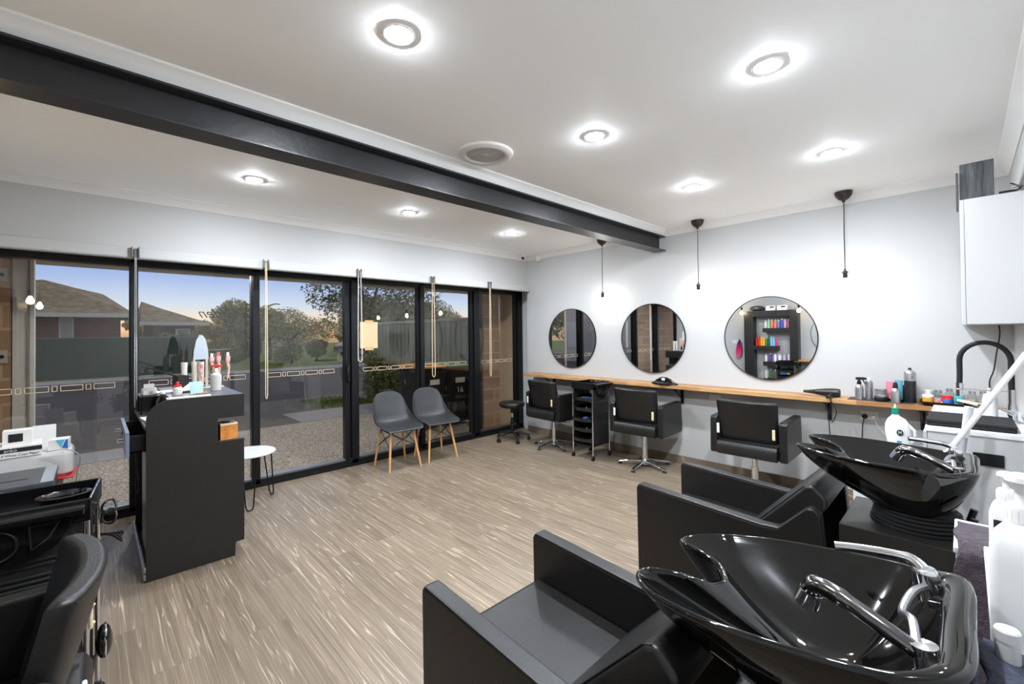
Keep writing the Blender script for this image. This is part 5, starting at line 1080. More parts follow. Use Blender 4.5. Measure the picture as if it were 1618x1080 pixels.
obj('paper_tray', box(bm_new(), -0.055, 0.055, -0.003, 0.003, 0, 0.155, 0.002, mat=Matrix.Translation((0.065, 0.10, 0.152)) @ Matrix.Rotation(-0.25, 4, 'X')), wplastic, pr_)
obj('output_slot', box(bm_new(), -0.15, 0.09, -0.1555, -0.145, 0.03, 0.06, 0.002), M('slot_grey', (150, 148, 145), 0.6), pr_)
ZP = 0.566 + 0.1585
rm = thing('paper_ream', 'wrapped ream of copy paper marked anko lying on the printer', 'paper', (-0.395, 4.135, ZP), 0.05)
obj('ream', box(bm_new(), -0.150, 0.150, -0.10, 0.10, 0, 0.072, 0.003), paper, rm); obj('band', box(bm_new(), -0.151, 0.1505, -0.1012, -0.090, 0.034, 0.060), lett, rm)
text('brand_text', 'anko', wplastic, rm, (0.02, -0.1022, 0.047), FY, 0.028); text('caption_text', 'A4 White Copy Paper', lett, rm, (0.055, -0.1008, 0.017), FY, 0.019)
sb = thing('carton', 'small white box with black picture panel on top of the paper ream', 'box', (-0.345, 4.10, ZP + 0.0725), 0.05); obj('box_body', box(bm_new(), -0.062, 0.062, -0.05, 0.05, 0, 0.090, 0.002), paper, sb); obj('picture', box(bm_new(), -0.038, 0.022, -0.0512, -0.0498, 0.022, 0.072), lett, sb)
sb = thing('carton', 'small white box with blue triangles on the right end of the printer', 'box', (-0.165, 4.12, ZP), -0.1); obj('box_body', box(bm_new(), -0.045, 0.045, -0.05, 0.05, 0, 0.075, 0.002), paper, sb)
obj('light_triangle', prism(bm_new(), [(-0.012, 0.072), (0.030, 0.072), (0.014, 0.020)], 'y', -0.0512, -0.0498), M('light_blue_print', (110, 186, 216), 0.5), sb); obj('dark_triangle', prism(bm_new(), [(0.0445, 0.072), (0.0445, 0.012), (0.016, 0.018), (0.034, 0.07)], 'y', -0.0514, -0.0499), M('mid_blue_print', (40, 110, 190), 0.5), sb)
cb_ = bm_new(); tube(cb_, catmull([(-0.22, 4.03, ZP + 0.012), (-0.13, 4.02, ZP + 0.012), (-0.07, 4.0, ZP - 0.04), (-0.085, 4.02, 0.55), (-0.10, 4.05, 0.20), (-0.05, 4.2, 0.006), (0.05, 4.35, 0.006)], 8, False), 0.003, 6); obj('loose_cable', cb_, gplas, label='thin grey cable curling down from the printer to the floor', cat='cord')
cb_ = bm_new()
for k in range(4): tube(cb_, catmull([(-0.25 + 0.05 * k, 4.60 - 0.02 * k, 0.005), (-0.05, 4.55 - 0.03 * k, 0.005), (0.08 + 0.02 * k, 4.40, 0.005), (0.14, 4.2 + 0.05 * k, 0.005)], 6, False), 0.004, 6)
obj('cable_tangle', cb_, bplastic, label='tangle of black cables on the floor behind the reception desk', cat='cord')
cb_ = bm_new()
for cz, tilt in ((0.80, 0.2), (0.77, -0.2)): tube(cb_, [(0.043 + 0.022 * math.cos(a), 2.46 + 0.01 * math.sin(a * 2), cz - 0.05 + 0.030 * math.sin(a) + tilt * 0.02) for a in [2 * PI * k / 24 for k in range(24)]], 0.0045, 8, closed=True)
obj('coiled_cord', cb_, bplastic, label='coiled black and white cord hanging on the near trolley post', cat='cord') if True else None
hd_ = thing('hanging_hair_dryer', 'glossy black hair dryer hung low on the outer side of the near trolley', 'hair dryer', (0.025, 2.23, 0.33)); obj('body', ball(bm_new(), (0, 0, 0), 0.045, (0.55, 0.9, 1.35), 20, 12), gplastic, hd_); obj('trim_ring', tube(bm_new(), [(0.004, 0.042 * math.cos(a), 0.062 * math.sin(a)) for a in [2 * PI * k / 24 for k in range(24)]], 0.003, 6, closed=True), chrome, hd_)

# ================================================================== LEFT WALL (seen in the largest mirror)
sh = thing('shelf_unit', 'tall black shelf unit of hair products on the left wall, seen in the largest mirror', 'shelf unit', (XL, 2.76, 0))
obj('side_panel', box(bm_new(), 0.0, 0.20, -0.52, -0.38, 0.0, 1.86, 0.002), lam_black, sh); obj('side_panel', box(bm_new(), 0.0, 0.20, 0.27, 0.45, 0.0, 1.86, 0.002), lam_black, sh)
obj('top_panel', box(bm_new(), 0.0, 0.20, -0.38, 0.27, 1.74, 1.86, 0.002), lam_black, sh)
rows = [(1.42, -0.38, 0.10), (1.06, -0.16, 0.27), (0.74, -0.38, 0.10), (0.40, -0.38, 0.10)]
for z, a, b_ in rows: obj('shelf', box(bm_new(), 0.0, 0.20, a, b_, z, z + 0.085, 0.002), lam_black, sh)
RC = [[(214, 214, 196), (140, 205, 170), (232, 130, 96), (238, 120, 90), (100, 120, 200), (70, 90, 170), (226, 180, 200), (200, 90, 130)], [(190, 30, 34), (214, 50, 40), (240, 170, 30), (240, 176, 40), (70, 130, 80), (40, 90, 50), (120, 190, 225), (130, 196, 230), (220, 60, 100)],
      [(228, 228, 226), (100, 60, 160), (232, 230, 236), (230, 226, 234), (210, 180, 215), (236, 220, 228)], [(216, 214, 206), (60, 110, 70), (120, 100, 80), (60, 150, 200), (30, 120, 190), (220, 214, 40)]]
nmz = ['top', 'second', 'third', 'lowest']; cn = {}
def cname(c):
    r, g, b = c
    if min(c) > 200: return 'white'
    if r > 200 and g > 150 and b < 90: return 'yellow'
    if r > 180 and g < 70: return 'red'
    if r > 200 and 100 < g < 140: return 'coral'
    if b > 150 and r < 140 and g > 140: return 'light blue'
    if b > 150 and r < 110: return 'blue'
    if g > r and g > b: return 'green'
    if r > 180 and b > 150: return 'pink'
    return 'brown'
for ri, (z, a, b_) in enumerate(rows):
    cs_ = RC[ri]; n_ = len(cs_)
    for k, c in enumerate(cs_):
        y = 2.76 + b_ - 0.035 - (b_ - a - 0.07) * k / (n_ - 1); hgt = [0.17, 0.19, 0.16, 0.18][ri] * (0.9 + 0.06 * ((k * 7) % 4)); r_ = min(0.026, (b_ - a - 0.07) / (n_ - 1) / 2 - 0.001)
        pf = [(0, 0), (r_, 0), (r_, hgt * 0.78), (r_ * 0.5, hgt * 0.86), (0, hgt * 0.86)] if (ri + k) % 2 or ri == 1 else [(0, 0), (r_ * 0.8, 0), (r_, hgt * 0.6), (r_ * 0.7, hgt * 0.84), (0, hgt * 0.86)]
        cap_m = wplastic if (ri != 1) else M('pcol_%d_%d_%d' % c, c, 0.4)
        bottle(pf, M('pcol_%d_%d_%d' % c, c, 0.4), (XL + 0.12, y, z + 0.0855), '%s bottle on the %s shelf of the black unit, %s' % (cname(c), nmz[ri], ['first from the window end', 'second from the window end', 'third from the window end', 'fourth from the window end', 'fifth from the window end', 'sixth from the window end', 'seventh from the window end', 'eighth from the window end', 'ninth from the window end'][k]), 'bottle', 'product_bottle', [('cap', lathe(bm_new(), [(0, hgt * 0.862), (r_ * 0.45, hgt * 0.862), (r_ * 0.45, hgt), (0, hgt)], seg=12), cap_m)], 'product bottles on the black unit', seg=16)
for k, (y, lb) in enumerate([(2.72, 'left white printed carton on top of the black shelf unit'), (2.52, 'right white printed carton on top of the black shelf unit')]):
    sb = thing('carton', lb, 'box', (XL + 0.10, y, 1.861)); obj('box_body', box(bm_new(), -0.06, 0.06, -0.085, 0.085, 0, 0.10, 0.002), paper, sb); obj('print', box(bm_new(), 0.0598, 0.0612, -0.06, 0.01, 0.055, 0.08), lett, sb)
pb = thing('plastic_bag', 'dark crumpled plastic bag on top of the shelf unit', 'bag', (XL + 0.10, 2.98, 1.861)); b_ = ball(bm_new(), (0, 0, 0.055), 0.055, (1.2, 2.6, 1), 22, 14)
for v in b_.verts: v.co += Vector((random.uniform(-1, 1), random.uniform(-1, 1), random.uniform(-.6, .6) if v.co.z > 0.01 else 0)) * 0.006
obj('bag', b_, M('grey_bag', (70, 70, 72), 0.3, var=0.4, scale=30), pb)
hp = thing('hair_piece', 'purple-to-pink hair extension hanging on the left wall, seen in the largest mirror', 'hair piece', (XL + 0.03, 3.36, 0.86))
def b_hair(n, b):
    N, L = n.nodes.new, n.links.new; t = N('ShaderNodeTexCoord'); s = N('ShaderNodeSeparateXYZ'); L(t.outputs['Object'], s.inputs[0]); mr = N('ShaderNodeMapRange'); mr.inputs['From Max'].default_value = 0.40; L(s.outputs['Z'], mr.inputs[0])
    r = N('ShaderNodeValToRGB'); e = r.color_ramp.elements; e[0].color = (*lin((240, 130, 160)), 1); e[1].color = (*lin((50, 30, 80)), 1); e[1].position = 0.9; m_ = e.new(0.5); m_.color = (*lin((220, 30, 110)), 1); L(mr.outputs[0], r.inputs[0]); L(r.outputs[0], b.inputs['Base Color']); b.inputs['Roughness'].default_value = 0.5
hairm = shader('ombre_hair', b_hair)
b_ = bm_new()
for k in range(46):
    u = random.uniform(-1, 1); v = random.uniform(-1, 1); L_ = random.uniform(0.0, 0.08)
    tube(b_, catmull([(0.01, 0.0, 0.40), (0.01 + 0.01 * v, 0.035 * u, 0.33), (0.012 + 0.015 * v, 0.055 * u + 0.01, 0.18), (0.012 + 0.012 * v, 0.045 * u + 0.02, L_)], 4, False), [0.006] * 9 + [0.005, 0.004, 0.003, 0.002], 5)
obj('strands', b_, hairm, hp); obj('hook', tube(bm_new(), [(-0.028, 0, 0.40), (0.01, 0, 0.405), (0.02, 0, 0.42)], 0.006, 8), bplastic, hp)
ls = thing('wall_shelf', 'timber shelf on the left wall below the reflected round mirror', 'shelf', (XL, 1.35, 0.865)); obj('shelf_board', box(bm_new(), 0.001, 0.20, -0.95, 0.95, -0.018, 0.018, 0.003), shelfm, ls)
for y in (-0.7, 0.7):
    k = bm_new(); box(k, 0.001, 0.02, y - 0.014, y + 0.014, -0.20, -0.0185); box(k, 0.001, 0.17, y - 0.014, y + 0.014, -0.03, -0.0185); obj('bracket', k, blackf, ls)

# ================================================================== OUTSIDE
ZO = -0.05
asph = M('road_asphalt', (64, 62, 68), 0.9, var=0.15, scale=40); conc = M('pale_concrete', (150, 152, 158), 0.85, var=0.08, scale=6)
driv = M('grey_driveway', (92, 90, 90), 0.9, var=0.15, scale=10); grass = M('lawn_grass', (92, 112, 52), 0.95, var=0.35, scale=30, bump=0.8, bscale=40)
obj('paved_forecourt', box(bm_new(), -6, 9, YG + 0.06, 8.0, ZO - 0.1, ZO), aggm, kind='structure')
obj('driveway', box(bm_new(), -12, 26, 8.0, 11.2, ZO - 0.11, ZO - 0.005), driv, kind='structure')
obj('road', box(bm_new(), -40, 60, 11.2, 20.5, ZO - 0.12, ZO - 0.015), asph, kind='structure')
obj('footpath', box(bm_new(), -40, 60, 20.5, 22.2, ZO - 0.12, ZO + 0.02), conc, kind='structure')
obj('far_ground', box(bm_new(), -60, 80, 22.2, 95, ZO - 0.12, ZO + 0.015), grass, kind='structure')
obj('concrete_threshold', box(bm_new(), XL - 1, 5.2, YG + 0.11, YG + 0.32, ZO, ZO + 0.012), M('threshold', (120, 116, 110), 0.8), kind='structure')
obj('service_lid', box(bm_new(), -0.9, 0.35, 7.3, 7.95, ZO, ZO + 0.006), conc, label='pale concrete slab set in the forecourt beyond the left pane', cat='slab')
obj('driveway_apron', box(bm_new(), 2.6, 5.2, 8.0, 9.1, ZO - 0.004, ZO + 0.004), conc, kind='structure')
gg = bm_new(); box(gg, 3.4, 4.55, 9.15, 10.6, ZO - 0.004, ZO + 0.01)
for k in range(1500):
    x, y, a, h_ = random.uniform(3.4, 4.55), random.uniform(9.15, 10.6), random.uniform(0, PI), random.uniform(0.03, 0.10)
    v = [gg.verts.new((x - 0.012 * math.cos(a), y - 0.012 * math.sin(a), ZO)), gg.verts.new((x + 0.012 * math.cos(a), y + 0.012 * math.sin(a), ZO)), gg.verts.new((x + random.uniform(-.03, .03), y + random.uniform(-.03, .03), ZO + h_))]; gg.faces.new(v)
obj('grass_patch', gg, grass, label='rough green grass patch by the driveway beyond the sliding door', cat='grass', kind='stuff')
# soffit outside with a downlight
obj('veranda_soffit', box(bm_new(), -6, 9, YG + 0.10, 6.75, 2.235, 2.36), M('soffit_paint', (196, 190, 178), 0.7), kind='structure')
dup(d0, (0.625, 6.10, 2.2345), 0, 'round downlight in the veranda soffit outside the second pane')
# left brick pier, steel post
obj('brick_pier', box(bm_new(), -1.30, -0.47, 5.05, 5.75, ZO, 2.235), brownblock, label='brown block pier outside the far left pane', cat='pier')
ps = thing('steel_post', 'pale blue-grey steel veranda post beside the brown block pier', 'post', (-0.41, 5.20, ZO)); gal = M('galvanised_steel', (232, 240, 246), 0.55, metal=0.0, var=0.08, scale=6)
obj('column', box(bm_new(), -0.055, 0.025, -0.05, 0.05, 0, 2.285, 0.002), gal, ps); obj('flange', box(bm_new(), 0.026, 0.034, -0.07, 0.05, 0, 2.285), gplas, ps); obj('flange', box(bm_new(), 0.036, 0.062, -0.05, 0.05, 0, 2.285, 0.002), gal, ps)
for z, lb in ((1.32, 'grey weatherproof switch halfway up the brown block pier'), (1.94, 'grey weatherproof switch high on the brown block pier')):
    sb = thing('outdoor_switch', lb, 'switch', (-0.505, 5.048, z)); obj('cover_plate', box(bm_new(), -0.028, 0.028, -0.022, 0, -0.05, 0.05, 0.004), M('switch_grey', (176, 178, 176), 0.5), sb); obj('toggle', lathe(bm_new(), [(0, 0), (0.013, 0), (0.013, 0.008), (0, 0.008)], mat=Matrix.Translation((0, -0.0225, 0)) @ Matrix.Rotation(PI / 2, 4, 'X')), bplastic, sb)
# right side wall and pier
obj('rendered_wall', box(bm_new(), 4.75, 5.3, YG + 0.11, 5.24, ZO, 2.235), M('beige_render', (200, 186, 166), 0.85, var=0.05), label='beige rendered return wall outside the last pane', cat='wall')
obj('brick_pier', box(bm_new(), 4.42, 4.75, 5.245, 5.60, ZO, 2.235), brownblock, label='brown block pier outside beside the beige wall', cat='pier')
dp = thing('downpipe', 'dark green square downpipe beside the brown block pier at the right', 'downpipe', (4.385, 5.32, ZO)); obj('pipe', box(bm_new(), -0.03, 0.03, -0.04, 0.04, 0, 2.28, 0.003), M('dark_green_pipe', (52, 66, 60), 0.5), dp)
# beyond the left end of the shop, seen only in the round mirrors
obj('neighbour_wall', box(bm_new(), -9.3, -9.0, 6.2, 15.0, ZO, 3.3), M('grey_render', (168, 170, 172), 0.85, var=0.06, scale=2), label='grey rendered side wall left of the forecourt, seen in the round mirrors', cat='wall')
# corrugated fence on the right running away from the shop
fg = M('olive_fence', (112, 122, 102), 0.55, var=0.06, scale=3)
t = thing('metal_fence', 'olive green corrugated metal fence behind the wheelie bins', 'fence', (4.62, 5.65, ZO)); b_ = bm_new(); P = []; y = 0.0
while y < 4.0:
    P += [(0.0, y), (0.0, y + 0.07), (0.022, y + 0.085), (0.022, y + 0.135), (0.0, y + 0.15)]; y += 0.16
vs = [(b_.verts.new((x, y_, 0.03)), b_.verts.new((x, y_, 1.74)), b_.verts.new((x + 0.004, y_, 1.74)), b_.verts.new((x + 0.004, y_, 0.03))) for x, y_ in P]
for i in range(len(vs) - 1):
    for a in range(4): b_.faces.new((vs[i][a], vs[i + 1][a], vs[i + 1][(a + 1) % 4], vs[i][(a + 1) % 4]))
obj('panel', b_, fg, t, flat=True); obj('top_rail', box(bm_new(), -0.012, 0.034, 0, 4.05, 1.742, 1.79, 0.002), M('fence_rail', (150, 156, 140), 0.5), t); obj('post', box(bm_new(), -0.016, 0.04, 4.02, 4.08, 0, 1.80, 0.002), M('fence_post', (58, 72, 62), 0.5), t)
# far dark fence
t = thing('boundary_fence', 'dark green metal fence across the street in front of the brick house', 'fence', (-4.0, 22.8, ZO)); dg = M('dark_green_fence', (48, 66, 55), 0.6, var=0.15, scale=1.5); b_ = bm_new(); box(b_, -6, 7.3, 0, 0.03, 0, 1.50)
for k in range(66): box(b_, -6 + k * 0.2, -5.95 + k * 0.2, -0.02, 0, 0, 1.49)
obj('panel', b_, dg, t); obj('top_rail', box(bm_new(), -6, 7.3, -0.03, 0.05, 1.501, 1.54), M('fence_cap', (92, 112, 100), 0.5), t)
# houses
tile = M('roof_tiles', (122, 112, 92), 0.9, var=0.45, scale=3.5, bump=0.6, bscale=30); eave = M('eave_white', (196, 196, 190), 0.6)
def house(loc, label, x0, x1, y0, y1, zw, ridge, wins, wallm, gable=None):
    t = thing('house', label, 'house', loc); obj('wall', box(bm_new(), x0 + 0.5, x1 - 0.5, y0 + 0.6, y1 - 0.5, 0, zw), wallm, t)
    b_ = bm_new(); E = [b_.verts.new(p) for p in ((x0, y0, zw), (x1, y0, zw), (x1, y1, zw), (x0, y1, zw))]; Rr = [b_.verts.new(p) for p in ridge]
    n_ = len(Rr); 
    for i in range(n_ - 1): pass
    # front slope as a fan, back slope, hips
    b_.faces.new([E[0], E[1]] + Rr[::-1]); b_.faces.new([E[2], E[3]] + Rr); b_.faces.new((E[1], E[2], Rr[-1])); b_.faces.new((E[3], E[0], Rr[0])); b_.faces.new(E[::-1])
    bmesh.ops.triangulate(b_, faces=b_.faces[:]); obj('roof', b_, tile, t, flat=True)
    obj('gutter', box(bm_new(), x0 - 0.05, x1 + 0.05, y0 - 0.10, y0 + 0.02, zw - 0.14, zw + 0.03), eave, t); obj('eave_soffit', box(bm_new(), x0, x1, y0, y0 + 0.6, zw - 0.05, zw - 0.01), eave, t)
    for (a, b2, c, d) in wins:
        f = obj('window', box(bm_new(), a, b2, y0 + 0.55, y0 + 0.62, c, d), eave, t); obj('pane', box(bm_new(), a + 0.06, b2 - 0.06, y0 + 0.535, y0 + 0.56, c + 0.06, d - 0.06), M('house_pane', (150, 150, 140), 0.2), f)
    if gable: 
        gx, gy_, gz = gable; obj('gable', prism(bm_new(), [(gx - 1.0, gz), (gx + 1.0, gz), (gx, gz + 0.9)], 'y', gy_, gy_ + 0.2), eave, t)
    return t
house((-4.0, 26, ZO), 'red brick house with brown tiled roof beyond the dark fence at far left', -8, 5.35, 0, 9, 2.55, [(-2.0, 4.0, 3.6), (2.25, 4.0, 4.30), (3.3, 4.0, 3.98), (4.3, 4.0, 3.72)], [(2.9, 3.35, 0.9, 2.40)], redbrick)
house((3.1, 27.5, ZO), 'smaller brick house with pale gutter seen behind the desk', -1.5, 1.2, 0, 7, 2.25, [(-1.3, 3.0, 3.45), (-0.6, 3.0, 3.15)], [(-0.1, 0.5, 0.8, 1.95)], redbrick, None)
house((21.0, 70, ZO), 'pale distant house between the trees', -2, 2.5, 0, 6, 2.4, [(-1, 3, 3.5), (1, 3, 3.5)], [(-1, 1, 0.6, 1.8)], M('pale_wall', (170, 160, 148), 0.8))
# trees
leafA = M('leaf_olive', (128, 126, 64), 0.7, var=0.35, scale=3); leafB = M('leaf_green', (100, 108, 58), 0.7, var=0.35, scale=3); leafC = M('leaf_gold', (176, 150, 84), 0.7, var=0.35, scale=3); bark = M('tree_bark', (92, 74, 58), 0.9, var=0.25, scale=8)
def leaves(clusters, n, size, seed):
    rnd = random.Random(seed); vs, fs = [], []; wsum = sum(c[3] ** 2 for c in clusters)
    for cx, cy, cz, r, sz in clusters:
        for _ in range(int(n * r * r / wsum)):
            while True:
                p = Vector((rnd.uniform(-1, 1), rnd.uniform(-1, 1), rnd.uniform(-1, 1)))
                if 0.25 < p.length < 1: break
            c = Vector((cx + p.x * r, cy + p.y * r, cz + p.z * r * sz)); d = Vector((rnd.gauss(0, 1), rnd.gauss(0, 1), rnd.gauss(0, 1))).normalized(); e = d.cross(Vector((rnd.gauss(0, 1), rnd.gauss(0, 1), rnd.gauss(0, 1)))).normalized()
            s_ = size * rnd.uniform(0.6, 1.3); i = len(vs); vs += [c - d * s_, c + e * s_ * 0.4, c + d * s_, c - e * s_ * 0.4]; fs.append((i, i + 1, i + 2, i + 3))
    me = bpy.data.meshes.new('foliage'); me.from_pydata([tuple(v) for v in vs], [], fs); return me
def tree(loc, label, clusters, n, size, lm, trunk, seed, name='tree', group=None):
    t = thing(name, label, 'tree', loc, 0, group); me = leaves(clusters, n, size, seed); me.materials.append(lm); o = bpy.data.objects.new('foliage', me); COL.objects.link(o); o.parent = t
    if trunk:
        b_ = bm_new(); r0_, h_ = trunk; tube(b_, [(0, 0, 0), (0.05, 0, h_ * 0.5), (0, 0.03, h_)], [r0_, r0_ * 0.8, r0_ * 0.7], 10)
        for cx, cy, cz, r, sz in clusters[:7]: tube(b_, [(0, 0, h_ * 0.9), (cx * 0.4, cy * 0.4, h_ + (cz - h_) * 0.45), (cx, cy, cz)], [r0_ * 0.55, r0_ * 0.32, r0_ * 0.1], 8)
        obj('trunk', b_, bark, t)
    return t
def blob(w, d, z0, z1, k, seed):
    rnd = random.Random(seed); o = []
    for i in range(k):
        f = rnd.random(); z = z0 + (z1 - z0) * f; ww = w * (1 - 0.6 * abs(f - 0.45)); o.append((rnd.uniform(-ww, ww), rnd.uniform(-d, d), z, rnd.uniform(0.28, 0.5) * w, 0.8))
    return o
G_T = 'trees and hedges across the street'
tree((11.2, 23.5, ZO), 'big spreading tree behind the sliding door and taped paper', [(-2.0, 0, 4.0, 1.5, .9), (-2.3, 0, 5.4, 1.4, .8), (-1.0, 0, 6.6, 1.9, .8), (0.6, 0, 4.2, 2.2, .9), (1.5, 0, 6.2, 2.3, .9), (3.0, 0, 4.2, 1.8, .9), (-0.8, 0.5, 2.9, 1.6, .8), (1.2, 0.5, 2.4, 1.7, .8), (3.2, 0, 2.6, 1.4, .8), (4.5, 0, 5.8, 1.8, .8)], 15000, 0.11, leafB, (0.22, 2.6), 11, group=G_T)
tree((13.3, 15.9, ZO), 'tall tree with a forked trunk right of the fence top', [(0.9, -0.3, 4.9, 1.2, .7), (-1.0, 0, 4.6, 1.1, .6), (-2.2, 0, 4.2, 0.9, .6), (0.3, 0.3, 6.0, 1.6, .6), (-3.0, 0, 5.2, 1.1, .6), (2.2, 0, 4.6, 1.3, .7), (-1.5, 0, 5.8, 1.3, .6)], 7000, 0.09, leafB, (0.17, 3.0), 12, group=G_T)
tree((19.0, 28.5, ZO), 'round-topped tree beyond the fence behind the bins', [(0, 0, 3.0, 1.6, .8), (-1.2, 0, 2.6, 1.1, .8), (1.4, 0, 2.5, 1.2, .8), (0.2, 0, 2.0, 1.6, .8)], 6000, 0.10, leafA, (0.2, 1.8), 13, group=G_T)
tree((26.5, 34.0, ZO), 'low dark tree line at the right behind the fence', blob(3.5, 1, 1.0, 2.7, 9, 4), 6000, 0.13, leafB, (0.2, 1), 14, group=G_T)
tree((17.5, 36.0, ZO), 'bushy tree beyond the parked dark car', blob(3.0, 1, 1.2, 4.5, 12, 5), 8000, 0.13, leafA, (0.2, 1.2), 15, group=G_T)
tree((6.3, 33, ZO), 'broad round tree left of the sliding door post', blob(1.9, 1, 1.6, 3.4, 12, 6), 7000, 0.11, leafA, (0.16, 1.4), 16, group=G_T)
tree((4.4, 38.5, ZO), 'pale green hedge tree above the card display stand', blob(1.7, 1, 1.0, 3.0, 11, 7), 6000, 0.11, leafA, (0.16, 1.0), 17, group=G_T)
tree((2.6, 37, ZO), 'golden topped tree behind the smaller house', blob(1.1, 1, 1.6, 3.5, 8, 8), 3500, 0.11, leafC, (0.12, 1.4), 18, group=G_T)
tree((8.0, 30.5, ZO), 'small round garden tree on the far lawn', [(0, 0, 2.3, 0.95, .75), (-0.6, 0, 1.9, 0.7, .7), (0.6, 0, 1.95, 0.7, .7), (0.1, 0, 2.75, 0.7, .7)], 4000, 0.08, leafA, (0.09, 1.3), 19, group=G_T)
tree((9.6, 27.0, ZO), 'low round shrub on the far lawn left of the parked car', [(0, 0, 0.75, 0.62, .9), (0.3, 0, 1.0, 0.4, .8)], 2200, 0.06, leafB, (0.06, 0.5), 20, 'shrub', G_T)
tree((7.6, 25.0, ZO), 'leafy shrub behind the gold blind chain', [(0, 0, 0.65, 0.6, .9), (-0.4, 0, 0.5, 0.5, .9)], 2200, 0.06, leafB, (0.06, 0.4), 21, 'shrub', G_T)
tree((2.4, 24.3, ZO), 'dark bush over the far fence beside the brick house', blob(0.9, 0.5, 0.6, 1.9, 8, 9), 4500, 0.08, leafB, None, 22, 'shrub', G_T)
tree((4.05, 24.6, ZO), 'flowering hedge with pale blossoms behind the desk display', blob(0.9, 0.5, 0.4, 1.5, 9, 10), 5000, 0.08, leafA, None, 23, 'shrub', G_T)
tree((6.0, 27.4, ZO), 'dense hedge along the street left of the sliding door', blob(1.0, 0.5, 0.4, 1.4, 8, 31), 4000, 0.08, leafB, None, 24, 'shrub', G_T)
tree((15.0, 50, ZO), 'far tree line beyond the driveway', blob(3.8, 1, 1.5, 3.6, 12, 32), 6500, 0.14, leafA, (0.2, 1), 25, group=G_T)
tree((10.8, 57, ZO), 'distant round tree crowns left of the palm', blob(3.0, 1, 1.5, 3.8, 12, 33), 6500, 0.14, leafC, (0.2, 1), 26, group=G_T)
tree((34, 60, ZO), 'far dark trees behind the parked car', blob(6.0, 1, 1.5, 6.0, 14, 34), 8000, 0.2, leafB, (0.3, 1), 27, group=G_T)
tree((-17, 21, ZO), 'large leafy tree left of the brick house, seen in the round mirrors', blob(3.5, 2, 1.5, 5.5, 12, 51), 5000, 0.18, leafB, (0.25, 2.0), 52, group=G_T)
tree((-24, 14, ZO), 'broad tree above the grey neighbour wall, seen in the round mirrors', blob(4.0, 3, 2.0, 6.5, 12, 53), 5000, 0.2, leafA, (0.25, 2.0), 54, group=G_T)
# palm
pt = thing('palm_tree', 'palm tree with drooping fronds behind the gold blind chain', 'tree', (10.2, 42.0, ZO)); pt.scale = (1.4, 1.4, 1.35); obj('trunk', tube(bm_new(), [(0, 0, 0), (0, 0, 2.6)], [0.16, 0.12], 10), bark, pt); b_ = bm_new()
for k in range(22):
    a = 2 * PI * k / 22 + 0.2 * (k % 3); up = 0.5 + 0.35 * (k % 4); P = [Vector((0, 0, 2.6))]
    for i in range(1, 8): f = i / 7; P.append(Vector((1.2 * f * math.cos(a), 1.2 * f * math.sin(a), 2.6 + up * f * 1.0 - 0.95 * f * f)))
    for i in range(7):
        d = (P[i + 1] - P[i]); s_ = Vector((-math.sin(a), math.cos(a), 0)) * 0.16 * (1 - abs(i / 7 - 0.4)); dn = Vector((0, 0, -0.08))
        b_.faces.new([b_.verts.new(p) for p in (P[i], P[i + 1], P[i + 1] + s_ + dn, P[i] + s_ + dn)]); b_.faces.new([b_.verts.new(p) for p in (P[i], P[i + 1], P[i + 1] - s_ + dn, P[i] - s_ + dn)])
obj('fronds', b_, leafA, pt)
# shrub in front of the fence
tree((4.25, 8.55, ZO), 'leafy dark shrub growing against the near fence', [(0, 0, 0.75, 0.34, 1.0), (0.05, 0.2, 1.0, 0.22, 1.0), (0, -0.1, 0.4, 0.32, 1.0), (0.1, -0.35, 0.6, 0.25, 1)], 2600, 0.035, leafB, (0.03, 0.4), 40, 'shrub')
